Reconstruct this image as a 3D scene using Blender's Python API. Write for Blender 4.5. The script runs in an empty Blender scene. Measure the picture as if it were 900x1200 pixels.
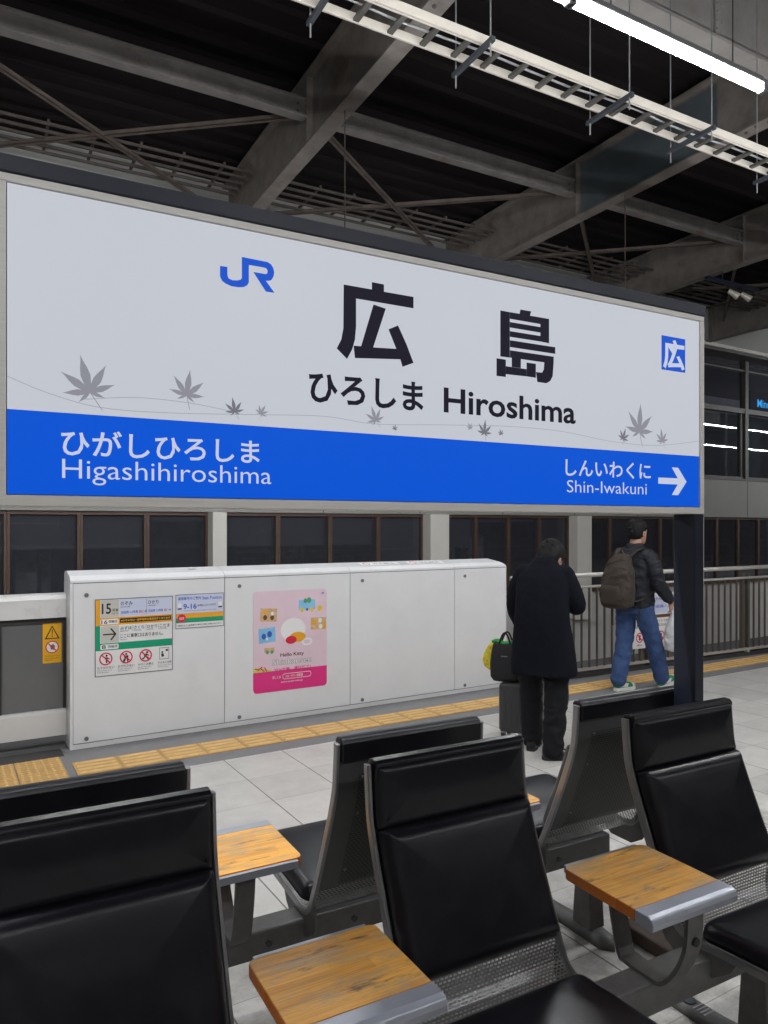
import bpy, math, random
from mathutils import Matrix, Vector, Euler
random.seed(7)
R = math.radians
SC = bpy.context.scene
COL = SC.collection

# ------------------------------------------------------------------ camera
CA = R(61.088)                       # platform axis X lies 61 degrees to the right of the view
cam = bpy.data.cameras.new('camera')
cam.sensor_fit = 'VERTICAL'
cam.sensor_height = 36.0
cam.lens = 861.06 / 1200 * 36
cam.shift_y = 16.53 / 1200
cam.clip_start = 0.05
cam.clip_end = 500
co = bpy.data.objects.new('camera', cam)
COL.objects.link(co)
co.location = (0, 0, 1.68)
co.rotation_euler = (R(90), 0, CA - R(90))
SC.camera = co

# ------------------------------------------------------------------ world: night sky
w = bpy.data.worlds.new('World')
SC.world = w
w.use_nodes = True
nt = w.node_tree
sky = nt.nodes.new('ShaderNodeTexSky')
sky.sky_type = 'NISHITA'
sky.sun_disc = False
sky.sun_elevation = R(2)
sky.sun_rotation = R(200)
nt.links.new(sky.outputs[0], nt.nodes['Background'].inputs[0])
nt.nodes['Background'].inputs[1].default_value = 0.006
SC.view_settings.view_transform = 'Standard'
SC.view_settings.look = 'None'
SC.view_settings.exposure = 0.0
SC.view_settings.gamma = 1.0
LAMP = 205.0                          # radiance of the platform tubes
SC.cycles.max_bounces = 8
SC.cycles.diffuse_bounces = 4
SC.cycles.glossy_bounces = 4
SC.cycles.transparent_max_bounces = 16
SC.cycles.sample_clamp_indirect = 4.0

# ------------------------------------------------------------------ materials
def lin(c):
    return tuple(((x / 255) / 12.92 if x / 255 <= 0.04045 else ((x / 255 + 0.055) / 1.055) ** 2.4) for x in c)

MATS = {}
def pm(name, rgb, rough=0.6, metal=0.0, var=0.12, scale=6.0, bump=0.0, bscale=120.0, spec=0.5, stain=0.0, stain_rgb=(0.1, 0.06, 0.03), emit=None, es=1.0, coat=0.0, stretch=(1, 1, 1)):
    m = bpy.data.materials.new(name)
    m.use_nodes = True
    t = m.node_tree
    b = t.nodes['Principled BSDF']
    b.inputs['Roughness'].default_value = rough
    b.inputs['Metallic'].default_value = metal
    b.inputs['Specular IOR Level'].default_value = spec
    b.inputs['Coat Weight'].default_value = coat
    tc = t.nodes.new('ShaderNodeTexCoord')
    mp = t.nodes.new('ShaderNodeMapping')
    mp.inputs['Scale'].default_value = stretch
    t.links.new(tc.outputs['Object'], mp.inputs[0])
    n = t.nodes.new('ShaderNodeTexNoise')
    n.inputs['Scale'].default_value = scale
    n.inputs['Detail'].default_value = 5
    n.inputs['Roughness'].default_value = 0.65
    t.links.new(mp.outputs[0], n.inputs['Vector'])
    mr = t.nodes.new('ShaderNodeMapRange')
    mr.inputs[1].default_value = 0.3
    mr.inputs[2].default_value = 0.7
    mr.inputs[3].default_value = 1 - var
    mr.inputs[4].default_value = 1 + var
    t.links.new(n.outputs[0], mr.inputs[0])
    mx = t.nodes.new('ShaderNodeMix')
    mx.data_type = 'RGBA'
    mx.blend_type = 'MULTIPLY'
    mx.inputs[0].default_value = 1
    mx.inputs[6].default_value = (*rgb, 1)
    t.links.new(mr.outputs[0], mx.inputs[7])
    out = mx.outputs[2]
    if stain > 0:
        n2 = t.nodes.new('ShaderNodeTexNoise')
        n2.inputs['Scale'].default_value = scale * 0.45
        n2.inputs['Detail'].default_value = 8
        n2.inputs['Roughness'].default_value = 0.7
        t.links.new(mp.outputs[0], n2.inputs['Vector'])
        r2 = t.nodes.new('ShaderNodeMapRange')
        r2.inputs[1].default_value = 0.55
        r2.inputs[2].default_value = 0.72
        r2.inputs[4].default_value = stain
        t.links.new(n2.outputs[0], r2.inputs[0])
        m2 = t.nodes.new('ShaderNodeMix')
        m2.data_type = 'RGBA'
        t.links.new(r2.outputs[0], m2.inputs[0])
        t.links.new(out, m2.inputs[6])
        m2.inputs[7].default_value = (*stain_rgb, 1)
        out = m2.outputs[2]
    t.links.new(out, b.inputs['Base Color'])
    rv = t.nodes.new('ShaderNodeMapRange')
    rv.inputs[3].default_value = max(0.02, rough - 0.06)
    rv.inputs[4].default_value = min(1, rough + 0.08)
    t.links.new(n.outputs[0], rv.inputs[0])
    t.links.new(rv.outputs[0], b.inputs['Roughness'])
    if bump > 0:
        n3 = t.nodes.new('ShaderNodeTexNoise')
        n3.inputs['Scale'].default_value = bscale
        n3.inputs['Detail'].default_value = 3
        t.links.new(tc.outputs['Object'], n3.inputs['Vector'])
        bp = t.nodes.new('ShaderNodeBump')
        bp.inputs['Strength'].default_value = bump
        bp.inputs['Distance'].default_value = 0.002
        t.links.new(n3.outputs[0], bp.inputs['Height'])
        t.links.new(bp.outputs[0], b.inputs['Normal'])
    if emit:
        b.inputs['Emission Color'].default_value = (*emit, 1)
        b.inputs['Emission Strength'].default_value = es
    MATS[name] = m
    return m

def nd(t, typ, **kw):
    n = t.nodes.new(typ)
    for k, v in kw.items():
        setattr(n, k, v)
    return n
def math_n(t, op, a, b=None, c=None):
    n = nd(t, 'ShaderNodeMath', operation=op)
    for i, x in enumerate((a, b, c)):
        if x is None:
            continue
        if isinstance(x, (int, float)):
            n.inputs[i].default_value = x
        else:
            t.links.new(x, n.inputs[i])
    return n.outputs[0]

pm('gate_white', (0.74, 0.745, 0.76), 0.22, var=0.03, scale=2.5, stain=0.16, stain_rgb=(0.47, 0.455, 0.43), bump=0.05, bscale=14)
pm('gate_recess', (0.10, 0.10, 0.11), 0.6)
pm('smoked_panel', (0.135, 0.135, 0.138), 0.14, var=0.06, scale=3)
pm('door_white', (0.66, 0.655, 0.65), 0.28, var=0.04, stain=0.08, stain_rgb=(0.4, 0.37, 0.33))
pm('sticker_white', (0.78, 0.78, 0.78), 0.45, var=0.02)
pm('sticker_beige', (0.55, 0.55, 0.50), 0.5, var=0.02)
pm('ink', (0.015, 0.015, 0.018), 0.5, var=0.0)
pm('ink_grey', (0.14, 0.14, 0.16), 0.5, var=0.0)
pm('sticker_yellow', (0.80, 0.42, 0.01), 0.45, var=0.03)
pm('sticker_orange', (0.78, 0.36, 0.01), 0.45, var=0.03)
pm('sticker_green', (0.0, 0.31, 0.16), 0.45, var=0.03)
pm('sticker_red', (0.62, 0.015, 0.05), 0.45, var=0.03)
pm('sticker_blue', (0.04, 0.10, 0.50), 0.45, var=0.03)
pm('sticker_pale_blue', (0.58, 0.62, 0.78), 0.45, var=0.02)
pm('poster_pink', (0.74, 0.57, 0.65), 0.4, var=0.03)
pm('poster_magenta', (0.72, 0.03, 0.22), 0.4, var=0.03)
pm('poster_tan', (0.62, 0.42, 0.22), 0.4, var=0.25, scale=40)
pm('poster_brown', (0.12, 0.05, 0.03), 0.4)
pm('poster_sky', (0.22, 0.50, 0.75), 0.4)
pm('poster_leaf', (0.08, 0.32, 0.16), 0.4)
pm('poster_lime', (0.55, 0.60, 0.12), 0.4)
pm('poster_gold', (0.80, 0.55, 0.05), 0.4)
# backlit sign sheets: a lamp box shines through them
pm('lit_white', (0.07, 0.07, 0.075), 0.35, var=0.01, emit=lin((192, 196, 205)), es=0.97, spec=0.12)
pm('lit_blue', (0.002, 0.01, 0.07), 0.35, var=0.01, emit=lin((10, 84, 209)), es=0.97, spec=0.10)
pm('lit_letter', (0.07, 0.07, 0.075), 0.35, var=0.01, emit=lin((194, 201, 222)), es=0.97, spec=0.12)
pm('lit_logo', (0.002, 0.01, 0.07), 0.35, var=0.01, emit=lin((18, 82, 200)), es=0.95, spec=0.10)
pm('lit_leaf', (0.05, 0.05, 0.05), 0.35, var=0.03, emit=lin((138, 139, 150)), es=0.95, spec=0.1)
pm('lit_leaf_dark', (0.04, 0.04, 0.04), 0.35, var=0.03, emit=lin((112, 112, 124)), es=0.95, spec=0.1)
pm('sign_letter', (0.006, 0.006, 0.010), 0.4, var=0.0, emit=lin((28, 26, 40)), es=0.8, spec=0.08)
pm('brushed_steel', (0.80, 0.775, 0.73), 0.45, 0.08, var=0.06, scale=30, stretch=(0.2, 1, 6))
pm('navy_steel', (0.018, 0.021, 0.036), 0.38, var=0.06, spec=0.35)
pm('leather', (0.0095, 0.0097, 0.0135), 0.30, var=0.2, scale=14, bump=0.16, bscale=26, spec=0.30, stain=0.5, stain_rgb=(0.017, 0.017, 0.019))
pm('seat_steel', (0.075, 0.075, 0.077), 0.42, 0.2, var=0.08, scale=14)
pm('rail_steel', (0.25, 0.25, 0.255), 0.34, 0.6, var=0.08, scale=14)
pm('cast_metal', (0.115, 0.113, 0.11), 0.55, 0.25, var=0.18, scale=22, bump=0.3, bscale=220, stain=0.4, stain_rgb=(0.085, 0.07, 0.06))
pm('table_trim', (0.40, 0.42, 0.47), 0.40, 0.5, var=0.05, scale=20)
pm('brown_base', (0.055, 0.036, 0.024), 0.7, var=0.3, scale=14)
pm('tactile_bar_yellow', (0.66, 0.42, 0.165), 0.6, var=0.14, scale=14, stain=0.3, stain_rgb=(0.5, 0.32, 0.12))
pm('tactile_yellow', (0.50, 0.30, 0.10), 0.6, var=0.16, scale=10, bump=0.25, bscale=150, stain=0.35, stain_rgb=(0.33, 0.20, 0.07))
pm('edge_grey', (0.185, 0.185, 0.19), 0.6, var=0.10, scale=9, bump=0.2, bscale=300, stain=0.3, stain_rgb=(0.10, 0.095, 0.09))
pm('edge_dark', (0.045, 0.042, 0.042), 0.6, var=0.2, scale=8)
pm('rubber', (0.02, 0.02, 0.02), 0.7)
pm('steel_beam', (0.165, 0.147, 0.132), 0.65, 0.1, var=0.28, scale=4, stain=0.75, stain_rgb=(0.105, 0.066, 0.043), bump=0.2, bscale=60)
pm('steel_purlin', (0.165, 0.153, 0.145), 0.6, 0.1, var=0.25, scale=4, stain=0.8, stain_rgb=(0.10, 0.05, 0.03))
pm('beam_patch', (0.085, 0.105, 0.118), 0.6, 0.1, var=0.15, scale=3)
pm('rack_brown', (0.05, 0.04, 0.035), 0.75, var=0.3, scale=5)
pm('rusty_brace', (0.085, 0.066, 0.055), 0.75, var=0.3, scale=5)
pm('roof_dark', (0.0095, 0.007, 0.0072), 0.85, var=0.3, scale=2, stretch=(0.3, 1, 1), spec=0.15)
pm('girder_grey', (0.24, 0.225, 0.215), 0.6, var=0.2, scale=2, stain=0.6, stain_rgb=(0.11, 0.075, 0.055))
pm('ladder_cream', (0.50, 0.465, 0.41), 0.45, 0.2, var=0.08, scale=6)
pm('ladder_dark', (0.10, 0.095, 0.09), 0.5, 0.4, var=0.1)
pm('bracket_blue', (0.04, 0.046, 0.056), 0.5, 0.4, var=0.1)
pm('galvanised', (0.30, 0.30, 0.31), 0.45, 0.6, var=0.1)
pm('cable_black', (0.015, 0.015, 0.017), 0.55)
pm('lamp_body', (0.20, 0.20, 0.21), 0.5, var=0.03)
pm('lamp_tube', (0.9, 0.9, 0.9), 0.4, var=0.0, emit=(0.97, 0.985, 1.0), es=LAMP)
pm('wall_beige', (0.72, 0.70, 0.645), 0.6, var=0.05, scale=1.2, stain=0.12, stain_rgb=(0.24, 0.22, 0.20))
pm('wall_panel', (0.31, 0.31, 0.295), 0.55, var=0.05, scale=1.2, stain=0.2, stain_rgb=(0.17, 0.165, 0.155))
pm('wall_low', (0.60, 0.585, 0.55), 0.6, var=0.1, scale=1.5, stain=0.35, stain_rgb=(0.17, 0.15, 0.13))
pm('wall_brown', (0.10, 0.075, 0.06), 0.7, var=0.15)
pm('mullion_brown', (0.105, 0.062, 0.045), 0.5, 0.2, var=0.12)
pm('mullion_grey', (0.085, 0.08, 0.078), 0.5, 0.3, var=0.1)
pm('room_dark', (0.12, 0.12, 0.145), 0.9, var=0.2)
pm('fill_sheet_grey', (0.30, 0.36, 0.40), 0.8, var=0.08)
pm('blind_dark', (0.055, 0.055, 0.062), 0.8, var=0.15)
pm('room_item', (0.20, 0.19, 0.18), 0.8, var=0.3, scale=9)
pm('warm_lamp', (0.3, 0.2, 0.1), 0.5, emit=(0.55, 0.26, 0.08), es=0.55)
pm('dim_notice', (0.2, 0.2, 0.17), 0.6, emit=(0.42, 0.40, 0.32), es=0.16)
pm('room_tube', (0.8, 0.8, 0.8), 0.5, emit=(0.86, 0.93, 1.0), es=1.6)
pm('led_cyan', (0.0, 0.1, 0.2), 0.5, emit=(0.03, 0.42, 0.95), es=1.6)
pm('led_board', (0.004, 0.004, 0.005), 0.5)
pm('rail_alu', (0.55, 0.53, 0.50), 0.38, 0.4, var=0.06)
pm('baluster_brown', (0.13, 0.112, 0.098), 0.5, 0.4, var=0.1)
pm('track_ballast', (0.06, 0.055, 0.05), 0.9, var=0.5, scale=18, bump=0.8, bscale=60)
pm('slab_grey', (0.13, 0.13, 0.13), 0.7)
pm('skin', (0.42, 0.235, 0.165), 0.5, var=0.06, scale=20)
pm('hair_black', (0.0065, 0.006, 0.0065), 0.62, var=0.2, scale=60, bump=0.5, bscale=160, spec=0.2)
pm('coat_black', (0.0058, 0.0064, 0.0105), 0.9, var=0.15, scale=14, bump=0.4, bscale=260, spec=0.12)
pm('trousers_black', (0.0045, 0.005, 0.007), 0.8, var=0.15, scale=14, bump=0.3, bscale=260, spec=0.25)
pm('shoe_black', (0.012, 0.012, 0.013), 0.3)
pm('jacket_navy', (0.0085, 0.0095, 0.015), 0.6, var=0.15, scale=16, bump=0.4, bscale=120, spec=0.35)
pm('denim', (0.027, 0.060, 0.16), 0.8, var=0.22, scale=12, bump=0.4, bscale=300, stain=0.35, stain_rgb=(0.055, 0.11, 0.25))
pm('pack_brown', (0.032, 0.021, 0.0145), 0.75, var=0.18, scale=14, bump=0.4, bscale=200)
pm('pack_strap', (0.040, 0.030, 0.022), 0.75, var=0.1)
pm('sneaker_green', (0.012, 0.20, 0.085), 0.5)
pm('sneaker_white', (0.62, 0.62, 0.58), 0.5, var=0.06)
pm('case_grey', (0.035, 0.035, 0.036), 0.35, var=0.1)
pm('case_metal', (0.3, 0.3, 0.31), 0.3, 0.8)
pm('bag_black', (0.008, 0.008, 0.011), 0.7, bump=0.3, bscale=200)
pm('scarf_green', (0.02, 0.30, 0.05), 0.7, var=0.2, scale=30)
pm('pouch_yellow', (0.62, 0.50, 0.03), 0.7, var=0.35, scale=50)

def m_floor():
    m = bpy.data.materials.new('platform_tiles')
    m.use_nodes = True
    t = m.node_tree
    b = t.nodes['Principled BSDF']
    tc = nd(t, 'ShaderNodeTexCoord')
    sp = nd(t, 'ShaderNodeSeparateXYZ')
    t.links.new(tc.outputs['Object'], sp.inputs[0])
    def grid(o, off, pitch, half):
        f = math_n(t, 'DIVIDE', math_n(t, 'SUBTRACT', o, off), pitch)
        fl = math_n(t, 'FLOOR', f)
        d = math_n(t, 'ABSOLUTE', math_n(t, 'SUBTRACT', math_n(t, 'SUBTRACT', f, fl), 0.5))
        line = nd(t, 'ShaderNodeMapRange')
        t.links.new(d, line.inputs[0])
        line.inputs[1].default_value = 0.5 - half / pitch
        line.inputs[2].default_value = 0.5 - half * 0.4 / pitch
        return fl, line.outputs[0]
    fx, lx = grid(sp.outputs[0], 1.762, 0.4475, 0.0050)
    fy, ly = grid(sp.outputs[1], 5.054, 0.4295, 0.0030)
    cm = nd(t, 'ShaderNodeCombineXYZ')
    t.links.new(fx, cm.inputs[0]); t.links.new(fy, cm.inputs[1])
    wn = nd(t, 'ShaderNodeTexWhiteNoise', noise_dimensions='2D')
    t.links.new(cm.outputs[0], wn.inputs[0])
    sp1 = nd(t, 'ShaderNodeTexNoise'); sp1.inputs['Scale'].default_value = 260; sp1.inputs['Detail'].default_value = 2
    t.links.new(tc.outputs['Object'], sp1.inputs['Vector'])
    sp2 = nd(t, 'ShaderNodeTexNoise'); sp2.inputs['Scale'].default_value = 1.7; sp2.inputs['Detail'].default_value = 7; sp2.inputs['Roughness'].default_value = 0.65
    t.links.new(tc.outputs['Object'], sp2.inputs['Vector'])
    v = math_n(t, 'ADD', math_n(t, 'MULTIPLY', wn.outputs[0], 0.16), 0.89)
    v = math_n(t, 'MULTIPLY', v, math_n(t, 'ADD', math_n(t, 'MULTIPLY', sp1.outputs[0], 0.55), 0.73))
    v = math_n(t, 'MULTIPLY', v, math_n(t, 'ADD', math_n(t, 'MULTIPLY', sp2.outputs[0], 0.5), 0.75))
    mx = nd(t, 'ShaderNodeMix', data_type='RGBA', blend_type='MULTIPLY')
    mx.inputs[0].default_value = 1
    mx.inputs[6].default_value = (0.555, 0.54, 0.515, 1)
    t.links.new(v, mx.inputs[7])
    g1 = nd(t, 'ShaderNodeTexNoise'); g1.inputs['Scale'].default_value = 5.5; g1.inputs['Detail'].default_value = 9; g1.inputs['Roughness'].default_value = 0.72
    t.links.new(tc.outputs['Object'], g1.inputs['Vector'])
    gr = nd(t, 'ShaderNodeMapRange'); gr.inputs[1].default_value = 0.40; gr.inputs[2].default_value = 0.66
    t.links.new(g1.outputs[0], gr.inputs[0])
    band = nd(t, 'ShaderNodeMapRange'); band.interpolation_type = 'SMOOTHSTEP'  # grime and painted bench shade, strongest along the strip under the seats
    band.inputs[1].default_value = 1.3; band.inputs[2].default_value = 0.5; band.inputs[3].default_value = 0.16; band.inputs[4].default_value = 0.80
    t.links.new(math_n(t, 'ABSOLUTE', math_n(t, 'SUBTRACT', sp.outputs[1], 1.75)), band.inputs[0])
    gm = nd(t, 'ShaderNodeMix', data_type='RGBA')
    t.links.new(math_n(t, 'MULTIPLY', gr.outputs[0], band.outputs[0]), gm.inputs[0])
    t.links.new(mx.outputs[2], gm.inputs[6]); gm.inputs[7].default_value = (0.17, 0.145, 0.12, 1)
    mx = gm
    jl = math_n(t, 'MAXIMUM', math_n(t, 'MULTIPLY', lx, 0.88), math_n(t, 'MULTIPLY', ly, 0.5))
    m2 = nd(t, 'ShaderNodeMix', data_type='RGBA')
    t.links.new(jl, m2.inputs[0])
    t.links.new(mx.outputs[2], m2.inputs[6])
    m2.inputs[7].default_value = (0.045, 0.042, 0.04, 1)
    t.links.new(m2.outputs[2], b.inputs['Base Color'])
    b.inputs['Roughness'].default_value = 0.4
    b.inputs['Specular IOR Level'].default_value = 0.45
    bp = nd(t, 'ShaderNodeBump'); bp.inputs['Strength'].default_value = 0.25; bp.inputs['Distance'].default_value = 0.002
    t.links.new(math_n(t, 'SUBTRACT', sp1.outputs[0], math_n(t, 'MULTIPLY', jl, 2.0)), bp.inputs['Height'])
    t.links.new(bp.outputs[0], b.inputs['Normal'])
    MATS['platform_tiles'] = m

def m_perf(name, rgb, px, py, wx, wy, rough=0.4, metal=0.4):
    m = bpy.data.materials.new(name)
    m.use_nodes = True
    t = m.node_tree
    b = t.nodes['Principled BSDF']
    b.inputs['Base Color'].default_value = (*rgb, 1)
    b.inputs['Roughness'].default_value = rough
    b.inputs['Metallic'].default_value = metal
    uv = nd(t, 'ShaderNodeUVMap')
    sp = nd(t, 'ShaderNodeSeparateXYZ')
    t.links.new(uv.outputs[0], sp.inputs[0])
    fy = math_n(t, 'DIVIDE', sp.outputs[1], py)
    row = math_n(t, 'FLOOR', fy)
    par = math_n(t, 'MULTIPLY', math_n(t, 'FLOORED_MODULO', row, 2.0), 0.5)
    fx = math_n(t, 'ADD', math_n(t, 'DIVIDE', sp.outputs[0], px), par)
    ax = math_n(t, 'ABSOLUTE', math_n(t, 'SUBTRACT', math_n(t, 'FRACT', fx), 0.5))
    ay = math_n(t, 'ABSOLUTE', math_n(t, 'SUBTRACT', math_n(t, 'FRACT', fy), 0.5))
    hole = math_n(t, 'MULTIPLY', math_n(t, 'LESS_THAN', ax, wx / px / 2), math_n(t, 'LESS_THAN', ay, wy / py / 2))
    tr = nd(t, 'ShaderNodeBsdfTransparent')
    ms = nd(t, 'ShaderNodeMixShader')
    t.links.new(hole, ms.inputs[0]); t.links.new(b.outputs[0], ms.inputs[1]); t.links.new(tr.outputs[0], ms.inputs[2])
    t.links.new(ms.outputs[0], t.nodes['Material Output'].inputs[0])
    MATS[name] = m

def m_wood():
    m = bpy.data.materials.new('worn_wood')
    m.use_nodes = True
    t = m.node_tree
    b = t.nodes['Principled BSDF']
    tc = nd(t, 'ShaderNodeTexCoord')
    oi = nd(t, 'ShaderNodeObjectInfo')
    vm = nd(t, 'ShaderNodeVectorMath', operation='ADD')
    sc = nd(t, 'ShaderNodeVectorMath', operation='SCALE')
    sc.inputs['Scale'].default_value = 7.0
    t.links.new(oi.outputs['Location'], sc.inputs[0])
    t.links.new(tc.outputs['Object'], vm.inputs[0]); t.links.new(sc.outputs[0], vm.inputs[1])
    def noise(scale, st, detail=6, rough=0.65):
        mp = nd(t, 'ShaderNodeMapping'); mp.inputs['Scale'].default_value = st
        t.links.new(vm.outputs[0], mp.inputs[0])
        n = nd(t, 'ShaderNodeTexNoise'); n.inputs['Scale'].default_value = scale; n.inputs['Detail'].default_value = detail; n.inputs['Roughness'].default_value = rough
        t.links.new(mp.outputs[0], n.inputs['Vector'])
        return n.outputs[0]
    sp = nd(t, 'ShaderNodeSeparateXYZ'); t.links.new(vm.outputs[0], sp.inputs[0])
    # staves along X, each 45 mm wide and cut to random lengths
    st = math_n(t, 'FLOOR', math_n(t, 'DIVIDE', sp.outputs[1], 0.042))
    seg = math_n(t, 'FLOOR', math_n(t, 'ADD', math_n(t, 'DIVIDE', sp.outputs[0], 0.26), math_n(t, 'MULTIPLY', st, 0.37)))
    cm = nd(t, 'ShaderNodeCombineXYZ'); t.links.new(st, cm.inputs[0]); t.links.new(seg, cm.inputs[1])
    wn = nd(t, 'ShaderNodeTexWhiteNoise', noise_dimensions='2D'); t.links.new(cm.outputs[0], wn.inputs[0])
    grain = noise(60, (0.06, 1.0, 1.0))
    cr = nd(t, 'ShaderNodeValToRGB')
    e = cr.color_ramp.elements
    e[0].position = 0.25; e[0].color = (0.64, 0.275, 0.040, 1)
    e[1].position = 0.75; e[1].color = (0.90, 0.47, 0.095, 1)
    t.links.new(math_n(t, 'ADD', math_n(t, 'MULTIPLY', grain, 0.75), math_n(t, 'MULTIPLY', wn.outputs[0], 0.28)), cr.inputs[0])
    geo = nd(t, 'ShaderNodeNewGeometry'); sg = nd(t, 'ShaderNodeSeparateXYZ'); t.links.new(geo.outputs['Normal'], sg.inputs[0])
    up = math_n(t, 'GREATER_THAN', sg.outputs[2], 0.7)
    def patch(scale, stv, lo, hi, amt, rgb, prev):
        n = noise(scale, stv, 9, 0.72)
        mr = nd(t, 'ShaderNodeMapRange'); mr.inputs[1].default_value = lo; mr.inputs[2].default_value = hi; mr.inputs[4].default_value = amt
        t.links.new(n, mr.inputs[0])
        mx = nd(t, 'ShaderNodeMix', data_type='RGBA')
        t.links.new(math_n(t, 'MULTIPLY', mr.outputs[0], up), mx.inputs[0]); t.links.new(prev, mx.inputs[6]); mx.inputs[7].default_value = (*rgb, 1)
        return mx.outputs[2]
    c = patch(10, (0.45, 1.2, 1), 0.47, 0.60, 0.72, (0.43, 0.315, 0.19), cr.outputs[0])
    c = patch(17, (0.26, 1.1, 1), 0.565, 0.66, 0.85, (0.085, 0.05, 0.03), c)
    fine = noise(230, (0.025, 1.0, 1.0), 4, 0.6)
    fr_ = nd(t, 'ShaderNodeMapRange'); fr_.inputs[1].default_value = 0.3; fr_.inputs[2].default_value = 0.7; fr_.inputs[3].default_value = 0.80; fr_.inputs[4].default_value = 1.18
    t.links.new(fine, fr_.inputs[0])
    fm = nd(t, 'ShaderNodeMix', data_type='RGBA', blend_type='MULTIPLY'); fm.inputs[0].default_value = 1
    t.links.new(c, fm.inputs[6]); t.links.new(fr_.outputs[0], fm.inputs[7])
    c = fm.outputs[2]
    mx = nd(t, 'ShaderNodeMix', data_type='RGBA')
    side = nd(t, 'ShaderNodeMix', data_type='RGBA', blend_type='MULTIPLY'); side.inputs[0].default_value = 1
    t.links.new(cr.outputs[0], side.inputs[6]); side.inputs[7].default_value = (0.75, 0.45, 0.35, 1)
    t.links.new(up, mx.inputs[0]); t.links.new(side.outputs[2], mx.inputs[6]); t.links.new(c, mx.inputs[7])
    t.links.new(mx.outputs[2], b.inputs['Base Color'])
    b.inputs['Roughness'].default_value = 0.48
    bp = nd(t, 'ShaderNodeBump'); bp.inputs['Strength'].default_value = 0.3; bp.inputs['Distance'].default_value = 0.001
    t.links.new(grain, bp.inputs['Height']); t.links.new(bp.outputs[0], b.inputs['Normal'])
    MATS['worn_wood'] = m

def m_glass(name, tint, gloss=0.9, ior=1.5, sheen_mix=0.13):
    m = bpy.data.materials.new(name)
    m.use_nodes = True
    t = m.node_tree
    t.nodes.remove(t.nodes['Principled BSDF'])
    tr = nd(t, 'ShaderNodeBsdfTransparent'); tr.inputs[0].default_value = (*tint, 1)
    gl = nd(t, 'ShaderNodeBsdfGlossy'); gl.inputs['Color'].default_value = (gloss, gloss, gloss, 1); gl.inputs['Roughness'].default_value = 0.015
    fr = nd(t, 'ShaderNodeFresnel'); fr.inputs[0].default_value = ior
    df = nd(t, 'ShaderNodeBsdfDiffuse'); df.inputs[0].default_value = (0.28, 0.29, 0.35, 1)
    dm = nd(t, 'ShaderNodeMixShader'); dm.inputs[0].default_value = sheen_mix  # even grey-blue diffuse share stands in for light reflected by the panes
    t.links.new(tr.outputs[0], dm.inputs[1]); t.links.new(df.outputs[0], dm.inputs[2])
    tr = dm
    ms = nd(t, 'ShaderNodeMixShader')
    t.links.new(fr.outputs[0], ms.inputs[0]); t.links.new(tr.outputs[0], ms.inputs[1]); t.links.new(gl.outputs[0], ms.inputs[2])
    t.links.new(ms.outputs[0], t.nodes['Material Output'].inputs[0])
    MATS[name] = m

def m_plastic():
    m = bpy.data.materials.new('bag_film')
    m.use_nodes = True
    t = m.node_tree
    b = t.nodes['Principled BSDF']
    b.inputs['Base Color'].default_value = (0.86, 0.87, 0.88, 1)
    b.inputs['Roughness'].default_value = 0.35
    n = nd(t, 'ShaderNodeTexNoise'); n.inputs['Scale'].default_value = 22; n.inputs['Detail'].default_value = 4
    bp = nd(t, 'ShaderNodeBump'); bp.inputs['Strength'].default_value = 0.9; bp.inputs['Distance'].default_value = 0.02
    t.links.new(n.outputs[0], bp.inputs['Height']); t.links.new(bp.outputs[0], b.inputs['Normal'])
    tl = nd(t, 'ShaderNodeBsdfTranslucent'); tl.inputs[0].default_value = (0.85, 0.86, 0.87, 1)
    ms = nd(t, 'ShaderNodeMixShader'); ms.inputs[0].default_value = 0.35
    t.links.new(b.outputs[0], ms.inputs[1]); t.links.new(tl.outputs[0], ms.inputs[2])
    t.links.new(ms.outputs[0], t.nodes['Material Output'].inputs[0])
    MATS['bag_film'] = m

m_floor(); m_wood(); m_plastic()
m_perf('perforated_back', (0.07, 0.07, 0.071), 0.0135, 0.0085, 0.0092, 0.0040, 0.45, 0.2)  # same steel as the seat, shade behind the backs put into its colour
m_perf('perforated_seat', (0.24, 0.24, 0.24), 0.0135, 0.0085, 0.0085, 0.0040, 0.35, 0.6)  # lighter copy of that steel, light on the seat put into its colour
m_glass('window_glass', (0.62, 0.63, 0.68), 0.6, 1.45)
m_glass('upper_glass', (0.36, 0.40, 0.42), 0.85, 1.5)
m_glass('door_glass', (0.26, 0.265, 0.27), 0.9, 1.55)

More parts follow.
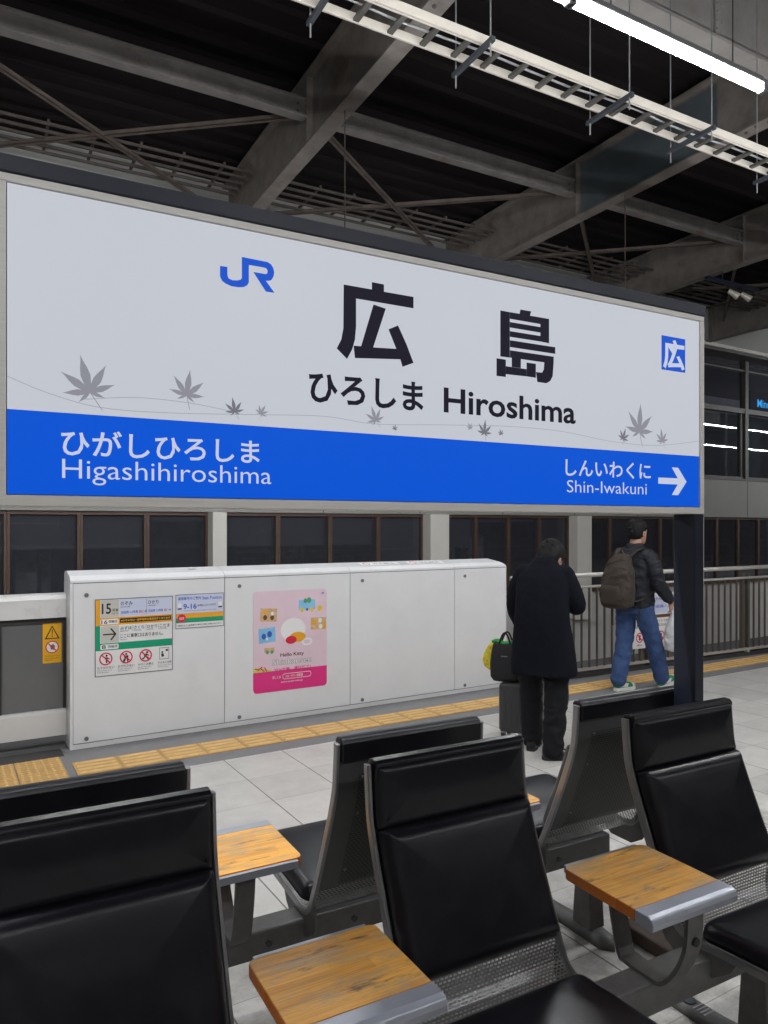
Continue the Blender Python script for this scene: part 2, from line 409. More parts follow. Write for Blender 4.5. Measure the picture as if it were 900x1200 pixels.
# ------------------------------------------------------------------ mesh helpers
WM = {}                               # world matrix of each parent, so that geometry can be written in place
class MB:
    def __init__(self, T=None):
        self.v, self.f, self.uv, self.T = [], [], None, T
    def quad_box(self, x0, x1, y0, y1, z0, z1):
        n = len(self.v)
        self.v += [(x0, y0, z0), (x1, y0, z0), (x1, y1, z0), (x0, y1, z0), (x0, y0, z1), (x1, y0, z1), (x1, y1, z1), (x0, y1, z1)]
        self.f += [tuple(n + i for i in q) for q in ((0, 3, 2, 1), (4, 5, 6, 7), (0, 1, 5, 4), (1, 2, 6, 5), (2, 3, 7, 6), (3, 0, 4, 7))]
        return self
    def hexa(self, pts):              # 8 corners, bottom ring then top ring
        n = len(self.v)
        self.v += [tuple(p) for p in pts]
        self.f += [tuple(n + i for i in q) for q in ((0, 3, 2, 1), (4, 5, 6, 7), (0, 1, 5, 4), (1, 2, 6, 5), (2, 3, 7, 6), (3, 0, 4, 7))]
        return self
    def rings(self, rs, closed_ends=True):
        n0, k = len(self.v), len(rs[0])
        for r in rs:
            self.v += [tuple(p) for p in r]
        for i in range(len(rs) - 1):
            for j in range(k):
                a, b = n0 + i * k + j, n0 + i * k + (j + 1) % k
                self.f.append((a, b, b + k, a + k))
        if closed_ends:
            self.f.append(tuple(n0 + j for j in reversed(range(k))))
            self.f.append(tuple(n0 + (len(rs) - 1) * k + j for j in range(k)))
        return self
    def tube(self, pts, r, n=10, flat=1.0, upv=(0, 0, 1)):
        pts = [Vector(p) for p in pts]
        rs = r if isinstance(r, (list, tuple)) else [r] * len(pts)
        out, prev = [], None
        for i, p in enumerate(pts):
            d = (pts[min(i + 1, len(pts) - 1)] - pts[max(i - 1, 0)]).normalized()
            if prev is None:
                u = Vector(upv)
                if abs(u.dot(d)) > 0.95:
                    u = Vector((1, 0, 0)) if abs(d.x) < 0.9 else Vector((0, 1, 0))
                s = d.cross(u).normalized()
            else:
                s = (prev - d * prev.dot(d)).normalized()
            prev = s
            q = s.cross(d).normalized()
            out.append([p + s * (rs[i] * math.cos(2 * math.pi * j / n)) + q * (rs[i] * flat * math.sin(2 * math.pi * j / n)) for j in range(n)])
        return self.rings(out)
    def prism(self, poly, f0, f1):    # poly 2D; f0, f1 map (a, b) to the two faces
        n, k = len(self.v), len(poly)
        self.v += [tuple(f0(*p)) for p in poly] + [tuple(f1(*p)) for p in poly]
        self.f.append(tuple(n + i for i in range(k)))
        self.f.append(tuple(n + k + i for i in reversed(range(k))))
        for i in range(k):
            j = (i + 1) % k
            self.f.append((n + i, n + k + i, n + k + j, n + j))
        return self
    def ball(self, c, r, n=12, m=8):
        c = Vector(c); r = (r, r, r) if isinstance(r, (int, float)) else r
        rr = []
        for i in range(m + 1):
            a = -math.pi / 2 + math.pi * (0.04 + 0.92 * i / m)
            rr.append([(c.x + r[0] * math.cos(a) * math.cos(2 * math.pi * j / n), c.y + r[1] * math.cos(a) * math.sin(2 * math.pi * j / n), c.z + r[2] * math.sin(a)) for j in range(n)])
        return self.rings(rr)
    def sheet(self, poly, fm):        # flat face
        n = len(self.v)
        self.v += [tuple(fm(*p)) for p in poly]
        self.f.append(tuple(n + i for i in range(len(poly))))
        return self
    def build(self, name, mat, parent=None, bevel=0.0, smooth=False, seg=2):
        vs = [tuple(self.T @ Vector(p)) for p in self.v] if self.T is not None else self.v
        me = bpy.data.meshes.new(name)
        me.from_pydata(vs, [], self.f)
        me.validate()
        if self.uv:
            l = me.uv_layers.new(name='UVMap')
            for lp in me.loops:
                l.data[lp.index].uv = self.uv[lp.vertex_index]
        return link(name, me, mat, parent, bevel, smooth, seg)

def link(name, me, mat, parent=None, bevel=0.0, smooth=False, seg=2):
    me.materials.clear()
    me.materials.append(MATS[mat])
    if not self_oriented(me):
        pass
    o = bpy.data.objects.new(name, me)
    COL.objects.link(o)
    if parent is not None:
        o.parent = parent
        o.matrix_parent_inverse = WM.get(parent, Matrix()).inverted()
    WM[o] = Matrix()
    if smooth:
        for p in me.polygons:
            p.use_smooth = True
    if bevel > 0:
        b = o.modifiers.new('bevel', 'BEVEL'); b.width = bevel; b.segments = seg; b.limit_method = 'ANGLE'; b.angle_limit = R(40)
    return o
import bmesh
def self_oriented(me):
    bm = bmesh.new(); bm.from_mesh(me)
    if any(len(e.link_faces) > 1 for e in bm.edges):
        bmesh.ops.recalc_face_normals(bm, faces=bm.faces)
        bm.to_mesh(me)
    bm.free()
    return True

def thing(name, label, cat, loc=(0, 0, 0), group=None, kind=None):
    o = bpy.data.objects.new(name, None)
    COL.objects.link(o)
    o.location = loc
    o.empty_display_size = 0.1
    WM[o] = Matrix.Translation(Vector(loc))
    o['label'] = label; o['category'] = cat
    if group: o['group'] = group
    if kind: o['kind'] = kind
    return o
def tag(o, label, cat, group=None):
    o['label'] = label; o['category'] = cat
    if group: o['group'] = group
    return o
def struct(o):
    o['kind'] = 'structure'
    return o

# flat glyph meshes from Blender's own built-in lettering
_gc = {}
def glyphs(s, off=0.0):
    k = (s, off)
    if k not in _gc:
        c = bpy.data.curves.new('glyph', 'FONT')
        c.body = s; c.size = 1.0; c.offset = off; c.resolution_u = 3; c.fill_mode = 'FRONT'
        o = bpy.data.objects.new('glyph', c)
        COL.objects.link(o)
        dg = bpy.context.evaluated_depsgraph_get()
        me = bpy.data.meshes.new_from_object(o.evaluated_get(dg))
        vs = [(v.co.x, v.co.y) for v in me.vertices]
        fs = [tuple(p.vertices) for p in me.polygons]
        bpy.data.objects.remove(o); bpy.data.curves.remove(c); bpy.data.meshes.remove(me)
        _gc[k] = (vs, fs)
    return _gc[k]
def put_text(mb, s, x0, x1, y0, y1, fm, off=0.0, cap=None):
    """glyphs fitted in the rectangle; cap: y0 is the baseline and y1 the cap height of that letter"""
    vs, fs = glyphs(s, off)
    xs = [p[0] for p in vs]; ys = [p[1] for p in vs]
    a, b = min(xs), max(xs)
    if cap:
        cv = glyphs(cap, off)[0]
        c, d = min(p[1] for p in cv), max(p[1] for p in cv)
    else:
        c, d = min(ys), max(ys)
    n = len(mb.v)
    mb.v += [tuple(fm(x0 + (x - a) / (b - a) * (x1 - x0), y0 + (y - c) / (d - c) * (y1 - y0))) for x, y in vs]
    mb.f += [tuple(n + i for i in f) for f in fs]
    return mb
def ring_poly(cx, cy, r0, r1, fm, mb, n=28):
    m = len(mb.v)
    for i in range(n):
        a = 2 * math.pi * i / n
        mb.v += [tuple(fm(cx + r0 * math.cos(a), cy + r0 * math.sin(a))), tuple(fm(cx + r1 * math.cos(a), cy + r1 * math.sin(a)))]
    for i in range(n):
        j = (i + 1) % n
        mb.f.append((m + 2 * i, m + 2 * i + 1, m + 2 * j + 1, m + 2 * j))
    return mb
def rect(x0, x1, y0, y1):
    return [(x0, y0), (x1, y0), (x1, y1), (x0, y1)]
def rrect(x0, x1, y0, y1, r, n=5, corners=(1, 1, 1, 1)):
    out = []
    for k, (cx, cy, a0) in enumerate(((x0 + r, y0 + r, 180), (x1 - r, y0 + r, 270), (x1 - r, y1 - r, 0), (x0 + r, y1 - r, 90))):
        if corners[k]:
            out += [(cx + r * math.cos(R(a0 + 90 * i / n)), cy + r * math.sin(R(a0 + 90 * i / n))) for i in range(n + 1)]
        else:
            out.append(((x0, x1, x1, x0)[k], (y0, y0, y1, y1)[k]))
    return out

PB = Matrix.Rotation(R(2.4537), 4, 'Z')        # the platform edge runs 2.5 degrees off the roof's axes

# ------------------------------------------------------------------ ground, platform, tactile paving
o = MB().quad_box(-150, 150, -150, 150, -1.5, -1.4).build('track_bed', 'track_ballast'); struct(o)
def local_sheet(name, mat, x0, x1, y0, y1, z0, z1):
    m = MB().quad_box(x0, x1, y0, y1, z0, z1)
    o = m.build(name, mat); o.rotation_euler = (0, 0, R(2.4537)); return struct(o)
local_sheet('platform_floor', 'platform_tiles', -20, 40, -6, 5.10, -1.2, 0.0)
local_sheet('platform_edge_floor', 'edge_grey', -20, 40, 5.10, 6.02, -1.2, -0.0005)
local_sheet('platform_edge_strip', 'edge_dark', -20, 0.8, 5.80, 6.00, -0.1, 0.004)
local_sheet('platform_lip', 'slab_grey', -20, 40, 6.021, 6.55, -1.2, -0.004)
# line blocks
base = MB(PB); bars = MB(PB)
x = 0.815
Y0, Y1 = 5.285, 5.585
while x < 14:
    base.quad_box(x + 0.0025, x + 0.2975, Y0, Y1, -0.02, 0.006)
    for k in range(4):
        yc = Y0 + 0.0375 + 0.075 * k
        zz = 0.0115
        bars.hexa([(x + 0.016, yc - 0.017, 0.0055), (x + 0.284, yc - 0.017, 0.0055), (x + 0.284, yc + 0.017, 0.0055), (x + 0.016, yc + 0.017, 0.0055),
                   (x + 0.022, yc - 0.010, zz), (x + 0.278, yc - 0.010, zz), (x + 0.278, yc + 0.010, zz), (x + 0.022, yc + 0.010, zz)])
    x += 0.30
struct(base.build('tactile_paving', 'tactile_yellow'))
struct(bars.build('tactile_paving_bars', 'tactile_bar_yellow'))
dots = MB(PB); domes = MB(PB)
for i in range(6):
    for j in range(2):
        x0 = 0.765 - 0.3 * (i + 1); y0 = 5.195 + 0.295 * j
        dots.quad_box(x0 + 0.004, x0 + 0.296, y0, y0 + 0.292, -0.02, 0.006)
        for a in range(6):
            for b in range(6):
                cx, cy = x0 + 0.025 + 0.05 * a, y0 + 0.022 + 0.0496 * b
                domes.rings([[(cx + r * math.cos(2 * math.pi * q / 8), cy + r * math.sin(2 * math.pi * q / 8), z) for q in range(8)] for r, z in ((0.0125, 0.0055), (0.0085, 0.0105), (0.006, 0.011))])
struct(dots.build('tactile_warning_paving', 'tactile_yellow'))
struct(domes.build('tactile_warning_domes', 'tactile_bar_yellow'))

# ------------------------------------------------------------------ roof and steelwork
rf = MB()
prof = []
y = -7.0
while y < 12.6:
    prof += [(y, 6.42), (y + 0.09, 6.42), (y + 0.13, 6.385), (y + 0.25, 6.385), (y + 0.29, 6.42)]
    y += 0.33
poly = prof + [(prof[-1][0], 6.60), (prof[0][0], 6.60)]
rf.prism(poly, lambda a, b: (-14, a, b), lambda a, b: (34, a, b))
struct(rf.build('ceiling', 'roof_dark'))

BX = [-0.62, 3.03, 6.72, 10.04, 13.6]
bl = ['leftmost heavy steel roof beam', 'heavy steel roof beam above the left half of the sign', 'heavy steel roof beam with a bluish web panel above the sign', 'heavy steel roof beam passing the right end of the sign', 'farthest heavy steel roof beam at the right edge']
for i, X in enumerate(BX):
    t = thing('roof_beam', bl[i], 'roof beam', (X, 6, 5.6), 'heavy steel beams under the roof')
    MB().quad_box(X - 0.012, X + 0.012, 4.08, 10.45, 5.62, 6.30).build('web', 'steel_beam', t)
    MB().quad_box(X - 0.085, X + 0.085, 4.08, 10.45, 5.60, 5.62).build('bottom_flange', 'steel_beam', t)
    MB().quad_box(X - 0.10, X + 0.10, 4.08, 10.45, 6.30, 6.325).build('top_flange', 'steel_beam', t)
    for Y in (6.99, 10.2):
        for s in (-1, 1):
            MB().quad_box(X + s * 0.047 - 0.034, X + s * 0.047 + 0.034, Y - 0.008, Y + 0.008, 5.622, 6.298).build('stiffener', 'steel_beam', t)
    if i == 2:
        p = MB().quad_box(X - 0.0155, X - 0.0125, 5.0, 6.96, 5.66, 6.27).build('web_panel', 'beam_patch', t)
        p['label'] = 'bluish repainted web panel'
    bo = MB()
    for k in range(5):
        bo.tube([(X - 0.05 + 0.025 * (k % 2), 4.3 + 0.12 * k, 5.598), (X - 0.05 + 0.025 * (k % 2), 4.3 + 0.12 * k, 5.585)], 0.017, 6)
    bo.build('bolt', 'rusty_brace', t)

pl = [['left-hand steel purlin, cut by the left edge of the photo', 'steel purlin between the first and second big roof beams', 'steel purlin between the blue-webbed beam and the next', 'steel purlin beyond the third roof beam at right']]
for i in range(4):
    x0, x1 = BX[i] + 0.02, BX[i + 1] - 0.02
    t = thing('roof_purlin', pl[0][i], 'roof purlin', ((x0 + x1) / 2, 7.0, 5.9), 'steel purlins between the roof beams')
    yb = 7.03
    MB().quad_box(x0 + 0.06, x1 - 0.06, yb - 0.006, yb + 0.006, 5.89, 6.06).build('web', 'steel_purlin', t)
    MB().quad_box(x0 + 0.06, x1 - 0.06, yb - 0.055, yb + 0.055, 5.875, 5.89).build('bottom_flange', 'steel_purlin', t)
    MB().quad_box(x0 + 0.06, x1 - 0.06, yb - 0.055, yb + 0.055, 6.06, 6.075).build('top_flange', 'steel_purlin', t)
    for xx in (x0 + 0.10, x1 - 0.10):
        g = MB().quad_box(xx - 0.09, xx + 0.09, yb - 0.014, yb - 0.0065, 5.90, 6.05).build('cleat', 'steel_purlin', t)
        bb = MB()
        for a in (-0.045, 0.045):
            for b in (-0.035, 0.035):
                bb.tube([(xx + a, yb - 0.012, 5.975 + b), (xx + a, yb - 0.024, 5.975 + b)], 0.014, 6)
        bb.build('bolt', 'rusty_brace', g)
# cross braces per bay
bz = 5.93
for i in range(4):
    x0, x1 = BX[i] + 0.05, BX[i + 1] - 0.05
    for k, (ya, yb) in enumerate(((7.12, 9.95), (9.95, 7.12))):
        wd = ['left edge of the photo', 'left half of the sign', 'right half of the sign', 'right end of the sign'][i]
        z = bz + 0.016 * k
        b = MB()
        d = Vector((x1 - x0, yb - ya, 0)).normalized(); n = Vector((-d.y, d.x, 0)) * 0.024
        P0, P1 = Vector((x0, ya, z)), Vector((x1, yb, z))
        b.hexa([P0 - n, P1 - n, P1 + n, P0 + n] + [q + Vector((0, 0, 0.012)) for q in (P0 - n, P1 - n, P1 + n, P0 + n)])
        b.hexa([P0 - n, P1 - n, P1 - n * 0.75, P0 - n * 0.75] + [q + Vector((0, 0, 0.05)) for q in (P0 - n, P1 - n, P1 - n * 0.75, P0 - n * 0.75)])
        tag(b.build('roof_brace', 'rusty_brace'), ('thin rusty brace running away rightwards, over the ' if k == 0 else 'thin rusty brace coming nearer rightwards, over the ') + wd, 'roof brace', 'rusty cross braces under the roof')
# walkway racks of rails, one per bay
for i in range(4):
    x0, x1 = BX[i] + 0.12, BX[i + 1] - 0.12
    wd = ['above the left end of the sign', 'just over the middle of the sign top', 'just over the right part of the sign top', 'in shade beyond the right end of the sign'][i]
    t = thing('cable_rack', 'rusty rack of parallel rails ' + wd, 'cable rack', ((x0 + x1) / 2, 9.1, 5.9), 'rusty rail racks under the roof')
    for k in range(5):
        yy = 8.62 + 0.17 * k
        MB().quad_box(x0, x1, yy - 0.012, yy + 0.012, 5.97, 6.0).build('rail', 'rack_brown', t)
    n = int((x1 - x0) / 0.48)
    for k in range(n):
        xx = x0 + 0.2 + 0.48 * k
        MB().quad_box(xx - 0.014, xx + 0.014, 8.6, 9.34, 6.0, 6.03).build('crossbar', 'rack_brown', t)
# the long plate girder above the lamps
t = thing('plate_girder', 'deep riveted grey plate girder above the bright tube lamp', 'girder', (5, 4.0, 5.6))
MB().quad_box(-8, 26, 3.99, 4.02, 5.63, 6.34).build('web', 'girder_grey', t)
MB().quad_box(-8, 26, 3.87, 4.075, 5.60, 5.63).build('bottom_flange', 'girder_grey', t)
for X in (-2.2, 1.45, 5.35, 8.4, 11.8):
    MB().quad_box(X - 0.05, X + 0.05, 3.965, 3.989, 5.632, 6.34).build('stiffener', 'girder_grey', t)
    rv = MB()
    for k in range(9):
        for s in (-0.03, 0.03):
            rv.ball((X + s, 3.964, 5.70 + 0.07 * k), 0.012, 8, 4)
    rv.build('rivet', 'girder_grey', t)
# column that carries the girder, behind the camera side
# ------------------------------------------------------------------ tube lamps
def tube_lamp(x0, y, z, label, L=1.19, hang=True):
    t = thing('tube_lamp', label, 'tube lamp', (x0 + L / 2, y, z), 'tube lamps in a row over the platform')
    MB().tube([(x0, y, z), (x0 + L, y, z)], 0.0165, 14).build('tube', 'lamp_tube', t, smooth=True)
    MB().quad_box(x0 - 0.004, x0 + L + 0.004, y - 0.022, y + 0.022, z + 0.020, z + 0.050).build('housing', 'lamp_body', t, bevel=0.006)
    for xx in (x0 - 0.022, x0 + L + 0.022):
        MB().quad_box(xx - 0.016, xx + 0.016, y - 0.02, y + 0.02, z - 0.018, z + 0.045).build('end_cap', 'lamp_body', t, bevel=0.006)
    for xx in (x0 + 0.2, x0 + L - 0.2) if hang else ():
        MB().tube([(xx, y, z + 0.05), (xx, y, 6.36)], 0.003, 6).build('hanger', 'rack_brown', t)
    return t
xs = [2.122 - 1.245 * k for k in range(6)] + [3.68 + 1.245 * k for k in range(5)]
for x0 in xs:
    lab = 'bright tube lamp over the cable ladder at upper right' if x0 == xs[0] else ('lit tube lamp cut off by the top edge, left of the bright one' if x0 == xs[1] else 'lit tube lamp further along the same row above the benches')
    tube_lamp(x0, 2.236, 3.80, lab)
for k in range(5):
    tube_lamp(-3.4 + 2.49 * k, -2.5, 3.80, 'lit tube lamp of the second row behind the viewer')
for k in range(5):  # added row, unseen behind the sign, brightens pillars and gate top
    tube_lamp(-4.2 + 2.3 * k, 6.25, 4.12, 'added unseen tube lamp over the platform edge behind the station sign', hang=False)
t = thing('added_lamp_trunking', 'added steel trunking, unseen behind the sign, carrying the added tube lamps', 'lamp trunking', (1, 6.25, 4.2))
MB().quad_box(-4.6, 6.85, 6.225, 6.275, 4.172, 4.23).build('channel', 'lamp_body', t)
for X in (-4.3, -0.62, 3.03, 6.72):
    MB().tube([(X, 6.25, 4.23), (X, 6.25, 5.60)], 0.006, 6).build('hanger', 'rack_brown', t)
for k in range(7):                    # rows over the platform edge further along, seen mirrored in the upper windows
    tube_lamp(19.2 + 1.245 * k, 6.7, 4.95, 'lit tube lamp over the platform edge far to the right')
    tube_lamp(19.2 + 1.245 * k, 5.6, 4.50, 'lit tube lamp of the inner row far to the right')

# ------------------------------------------------------------------ cable ladder
t = thing('cable_ladder', 'cream cable ladder hanging on thin rods under the tube lamp', 'cable ladder', (3, 3.43, 4.4))
for yy in (3.33, 3.524):
    m = MB()
    m.quad_box(-2.5, 9.5, yy - 0.004, yy + 0.004, 4.377, 4.430)
    s = 1 if yy < 3.4 else -1
    m.quad_box(-2.5, 9.5, min(yy + s * 0.0045, yy + s * 0.014), max(yy + s * 0.0045, yy + s * 0.014), 4.372, 4.376)
    m.build('rail', 'ladder_cream', t)
x = -2.4
while x < 9.4:
    MB().quad_box(x - 0.016, x + 0.016, 3.336, 3.518, 4.380, 4.398).build('rung', 'ladder_dark', t)
    x += 0.2085
for X in (-0.9, 0.45, 1.542, 2.473, 3.546, 4.321, 5.3, 6.4, 7.6):
    MB().quad_box(X - 0.013, X + 0.013, 3.235, 3.625, 4.342, 4.368).build('support_channel', 'bracket_blue', t)
    for yy in (3.262, 3.598):
        MB().tube([(X, yy, 4.27), (X, yy, 6.37)], 0.0045, 6).build('hanger_rod', 'galvanised', t)
for k, yy in ((1, 3.425),):
    pts = [(-2.5 + 0.3 * i, yy + 0.012 * math.sin(i * 1.7 + k), 4.405 + 0.004 * math.sin(i)) for i in range(41)]
    tag(MB().tube(pts, 0.007, 7).build('cable', 'galvanised' if k == 1 else 'cable_black', smooth=True), ['thick black cable on the camera side of the cable ladder', 'pale grey cable lying along the middle of the cable ladder', 'thin black cable on the far side of the cable ladder'][k], 'cable')

# spotlight bar near the right end of the sign
t = thing('spotlight_bar', 'dark ceiling bar with two small white spotlights near the sign corner', 'spotlight', (10.25, 7.4, 5.4))
MB().quad_box(9.66, 10.9, 7.36, 7.42, 5.42, 5.47).build('bar', 'navy_steel', t)
MB().tube([(10.04, 7.39, 5.47), (10.04, 7.39, 5.6)], 0.012, 6).build('stem', 'navy_steel', t)
for xx in (10.36, 10.66):
    h = MB().tube([(xx, 7.39, 5.42), (xx, 7.39, 5.33)], 0.012, 6).build('spotlight', 'navy_steel', t)
    MB().tube([(xx - 0.09, 7.45, 5.36), (xx + 0.02, 7.36, 5.26)], [0.035, 0.055], 12).build('lamp_head', 'ladder_cream', h, smooth=False)

# ------------------------------------------------------------------ building across the track
YB = 10.2
def pt(T=PB): return MB(T)
bd = thing('station_building', 'long station building with dark windows beyond the platform gates', 'building', (8, 10.6, 0))
pt().quad_box(-9, 32, YB - 0.06, YB + 0.25, -1.45, -1.0).build('plinth', 'wall_brown', bd)
pt().quad_box(-9, 32, YB, YB + 0.25, -1.0, 0.40).build('lower_wall', 'wall_low', bd)
pt().quad_box(-9, 32, YB + 0.20, YB + 3.2, -0.3, -0.1).build('room_floor', 'room_dark', bd)
pt().quad_box(-9, 32, YB + 3.2, YB + 3.3, -0.3, 5.6).build('back_wall', 'room_dark', bd)
pt().quad_box(-9, 32, YB + 0.26, YB + 3.19, 2.15, 2.35).build('room_ceiling', 'room_dark', bd)
pt().quad_box(-9, 32, YB + 0.26, YB + 3.19, 5.48, 5.58).build('upper_ceiling', 'room_dark', bd)
pt().quad_box(-9, 32, YB - 0.03, YB + 0.25, 1.88, 2.72).build('spandrel', 'wall_panel', bd)
pt().quad_box(-9, 32, YB - 0.05, YB + 0.25, 2.722, 2.77).build('sill', 'mullion_grey', bd)
pt().quad_box(-9, 32, YB - 0.06, YB + 0.25, 0.402, 0.45).build('window_sill', 'mullion_brown', bd)
pt().quad_box(-9, 32, YB - 0.35, YB + 0.4, 5.50, 5.62).build('cornice', 'mullion_grey', bd)
pt().quad_box(-9, 32, YB - 0.45, YB + 0.4, 5.622, 6.38).build('fascia', 'wall_panel', bd)
pt().quad_box(-9, 32, YB - 0.43, YB - 0.36, 5.55, 5.6215).build('fascia_trim', 'wall_beige', bd)
pil = [-7.2, -3.7, -0.2, 3.40, 7.10, 10.50, 13.95, 17.5, 21.0, 24.6, 28]
for X in pil:
    pt().quad_box(X - 0.10, X + 0.28 if X > 5 else X + 0.10, YB - 0.20, YB + 0.2, -0.1, 1.875).build('pilaster', 'wall_beige', bd)
for i in range(len(pil) - 1):
    a, b = pil[i] + (0.28 if pil[i] > 5 else 0.10), pil[i + 1] - 0.10
    n = 4
    for k in range(n):
        x0, x1 = a + (b - a) * k / n, a + (b - a) * (k + 1) / n
        if x1 < -1 or x0 > 19: continue
        m = pt()
        wl, wr = 0.035, 0.035
        m.quad_box(x0 + 0.002, x0 + wl, YB + 0.02, YB + 0.10, 0.455, 1.876)
        m.quad_box(x1 - wr, x1 - 0.002, YB + 0.02, YB + 0.10, 0.455, 1.876)
        m.quad_box(x0 + wl, x1 - wr, YB + 0.02, YB + 0.10, 1.83, 1.876)
        m.quad_box(x0 + wl, x1 - wr, YB + 0.02, YB + 0.10, 0.455, 0.50)
        w_ = m.build('window', 'mullion_brown', bd)
        hb = random.Random(i * 7 + k).choice((1.30, 1.38, 1.38, 1.62, 1.75, 0.9))
        pt().quad_box(x0 + wl + 0.01, x1 - wr - 0.01, YB + 0.14, YB + 0.145, hb, 1.86).build('window_backing', 'blind_dark', w_)
        pt().sheet([(x0 + wl, 0.50), (x1 - wr, 0.50), (x1 - wr, 1.83), (x0 + wl, 1.83)], lambda p, q: (p, YB + 0.06, q)).build('pane', 'window_glass', w_)
# things dimly seen inside the dark rooms
for (x0, x1, y, z0, z1) in ((0.95, 1.25, 11.6, 0.0, 1.45), (1.35, 1.5, 12.2, 0, 1.7), (7.9, 8.5, 11.3, 0, 1.62), (9.2, 9.6, 11.8, 0, 1.5), (14.6, 14.9, 11.2, 0, 1.7), (15.9, 16.4, 11.4, 0, 1.6), (5.2, 5.7, 12.1, 0, 1.5), (11.4, 12.0, 11.9, 0, 1.66)):
    pt().quad_box(x0, x1, y, y + 0.3, z0, z1).build('cabinet', 'room_item', bd, bevel=0.04)
pt().quad_box(3.93, 4.0, 11.3, 11.33, 1.46, 1.63).build('wall_lamp', 'warm_lamp', bd)
for (x0, x1, z0, z1) in ((5.02, 5.13, 1.53, 1.62), (5.20, 5.24, 1.56, 1.66), (5.28, 5.44, 1.52, 1.64), (5.46, 5.58, 1.44, 1.63), (5.30, 5.33, 1.45, 1.48)):
    pt().quad_box(x0, x1, 11.5, 11.52, z0, z1).build('notice', 'dim_notice', bd)
# upper storey windows
um = [5.1, 6.9, 8.7, 10.5, 12.3, 14.2, 16.08, 17.9, 19.7]
for i in range(len(um) - 1):
    x0, x1 = um[i], um[i + 1]
    m = pt()
    m.quad_box(x0 + 0.002, x0 + 0.06, YB - 0.02, YB + 0.12, 2.772, 5.498)
    m.quad_box(x1 - 0.06, x1 - 0.002, YB - 0.02, YB + 0.12, 2.772, 5.498)
    m.quad_box(x0 + 0.06, x1 - 0.06, YB - 0.01, YB + 0.12, 4.29, 4.40)
    m.quad_box(x0 + 0.06, x1 - 0.06, YB, YB + 0.12, 5.26, 5.30)
    m.quad_box(x1 - 0.17, x1 - 0.0605, YB + 0.03, YB + 0.12, 2.772, 4.29)
    m.quad_box(x0 + 0.06, x1 - 0.0605, YB + 0.02, YB + 0.12, 2.772, 2.82)
    w_ = m.build('window', 'mullion_grey', bd)
    pt().sheet(rect(x0 + 0.06, x1 - 0.17, 2.82, 4.29), lambda p, q: (p, YB + 0.08, q)).build('pane', 'upper_glass', w_)
    pt().quad_box(x0 + 0.05, x1 - 0.05, YB + 0.5, YB + 0.51, 2.4, 4.35).build('window_backing', 'fill_sheet_grey', bd)  # added pale sheet, catches platform light to brighten and tint the upper panes
    pt().sheet(rect(x0 + 0.06, x1 - 0.06, 4.40, 5.498), lambda p, q: (p, YB + 0.08, q)).build('pane', 'window_glass', w_)
    pt().quad_box(x0 - 0.008, x0 + 0.008, YB - 0.034, YB - 0.031, 1.885, 2.715).build('panel_joint', 'mullion_grey', bd)
# lit display in the upper room
t = thing('led_display', 'black display with glowing blue letters in the upper window', 'display', tuple(PB @ Vector((17.5, 10.4, 4.6))))
pt().quad_box(16.60, 19.2, 10.42, 10.48, 4.42, 4.92).build('board', 'led_board', t)
put_text(pt(), 'Mino', 16.87, 17.40, 4.545, 4.735, lambda p, q: (p, 10.415, q), 0.01, 'M').build('lettering', 'led_cyan', t)

# ------------------------------------------------------------------ platform gate
GY = 5.92
gx0, gx1 = 0.856, 5.113
gt = thing('platform_gate', 'long white platform gate housing with notices and a pink poster', 'platform gate', tuple(PB @ Vector((3, 6.1, 0))))
pt().prism([(GY + 0.004, 0.0), (GY + 0.004, 1.262), (GY + 0.30, 1.262), (GY + 0.30, 0.0)], lambda a, b: (gx0 + 0.004, a, b), lambda a, b: (gx1 - 0.004, a, b)).build('core', 'gate_recess', gt)
capp = [(GY - 0.002, 1.252), (GY - 0.002, 1.270), (GY + 0.012, 1.287), (GY + 0.045, 1.304), (GY + 0.20, 1.335), (GY + 0.28, 1.330), (GY + 0.305, 1.300), (GY + 0.305, 1.252)]
seams = [gx0, 2.052, 3.243, 4.434, gx1]
for i in range(4):
    a, b = seams[i] + 0.0018, seams[i + 1] - 0.0018
    if i == 3:                        # the end slopes back
        m = pt(); n = len(capp)
        m.v += [(a, p, q) for p, q in capp] + [(b - max(0, (q - 1.265)) * 1.25, p, q) for p, q in capp]
        m.f += [tuple(range(n)), tuple(n + k for k in reversed(range(n)))] + [(k, n + k, n + (k + 1) % n, (k + 1) % n) for k in range(n)]
    else:
        m = pt().prism(capp, lambda p, q: (a, p, q), lambda p, q: (b, p, q))
    m.build('top_cover', 'gate_white', gt)
    p = pt().prism(rect(seams[i] + (0.022 if i == 0 else 0.0025), seams[i + 1] - (0.014 if i == 3 else 0.0025), 0.042, 1.246), lambda p, q: (p, GY - 0.004, q), lambda p, q: (p, GY + 0.012, q)).build('front_panel', 'gate_white', gt, bevel=0.002)
    if i in (1, 2, 3) or i == 0:
        sx = seams[i] + (0.115 if i == 0 else 0.128)
        for zz in (1.175 if i else 1.158, 0.072):
            pt().tube([(sx, GY - 0.0045, zz), (sx, GY - 0.0105, zz)], 0.016, 14).build('screw_cap', 'ink_grey', p)
pt().quad_box(gx0 + 0.001, gx1 - 0.001, GY - 0.001, GY + 0.02, 0.0, 0.036).build('kick_plate', 'door_white', gt)
pt().quad_box(gx0 - 0.001, gx0 + 0.0205, GY - 0.003, GY + 0.30, 0.0005, 1.2505).build('end_post', 'gate_white', gt, bevel=0.004)
pt().quad_box(gx1 - 0.0125, gx1, GY - 0.003, GY + 0.30, 0.0005, 1.2505).build('end_post', 'gate_white', gt, bevel=0.004)
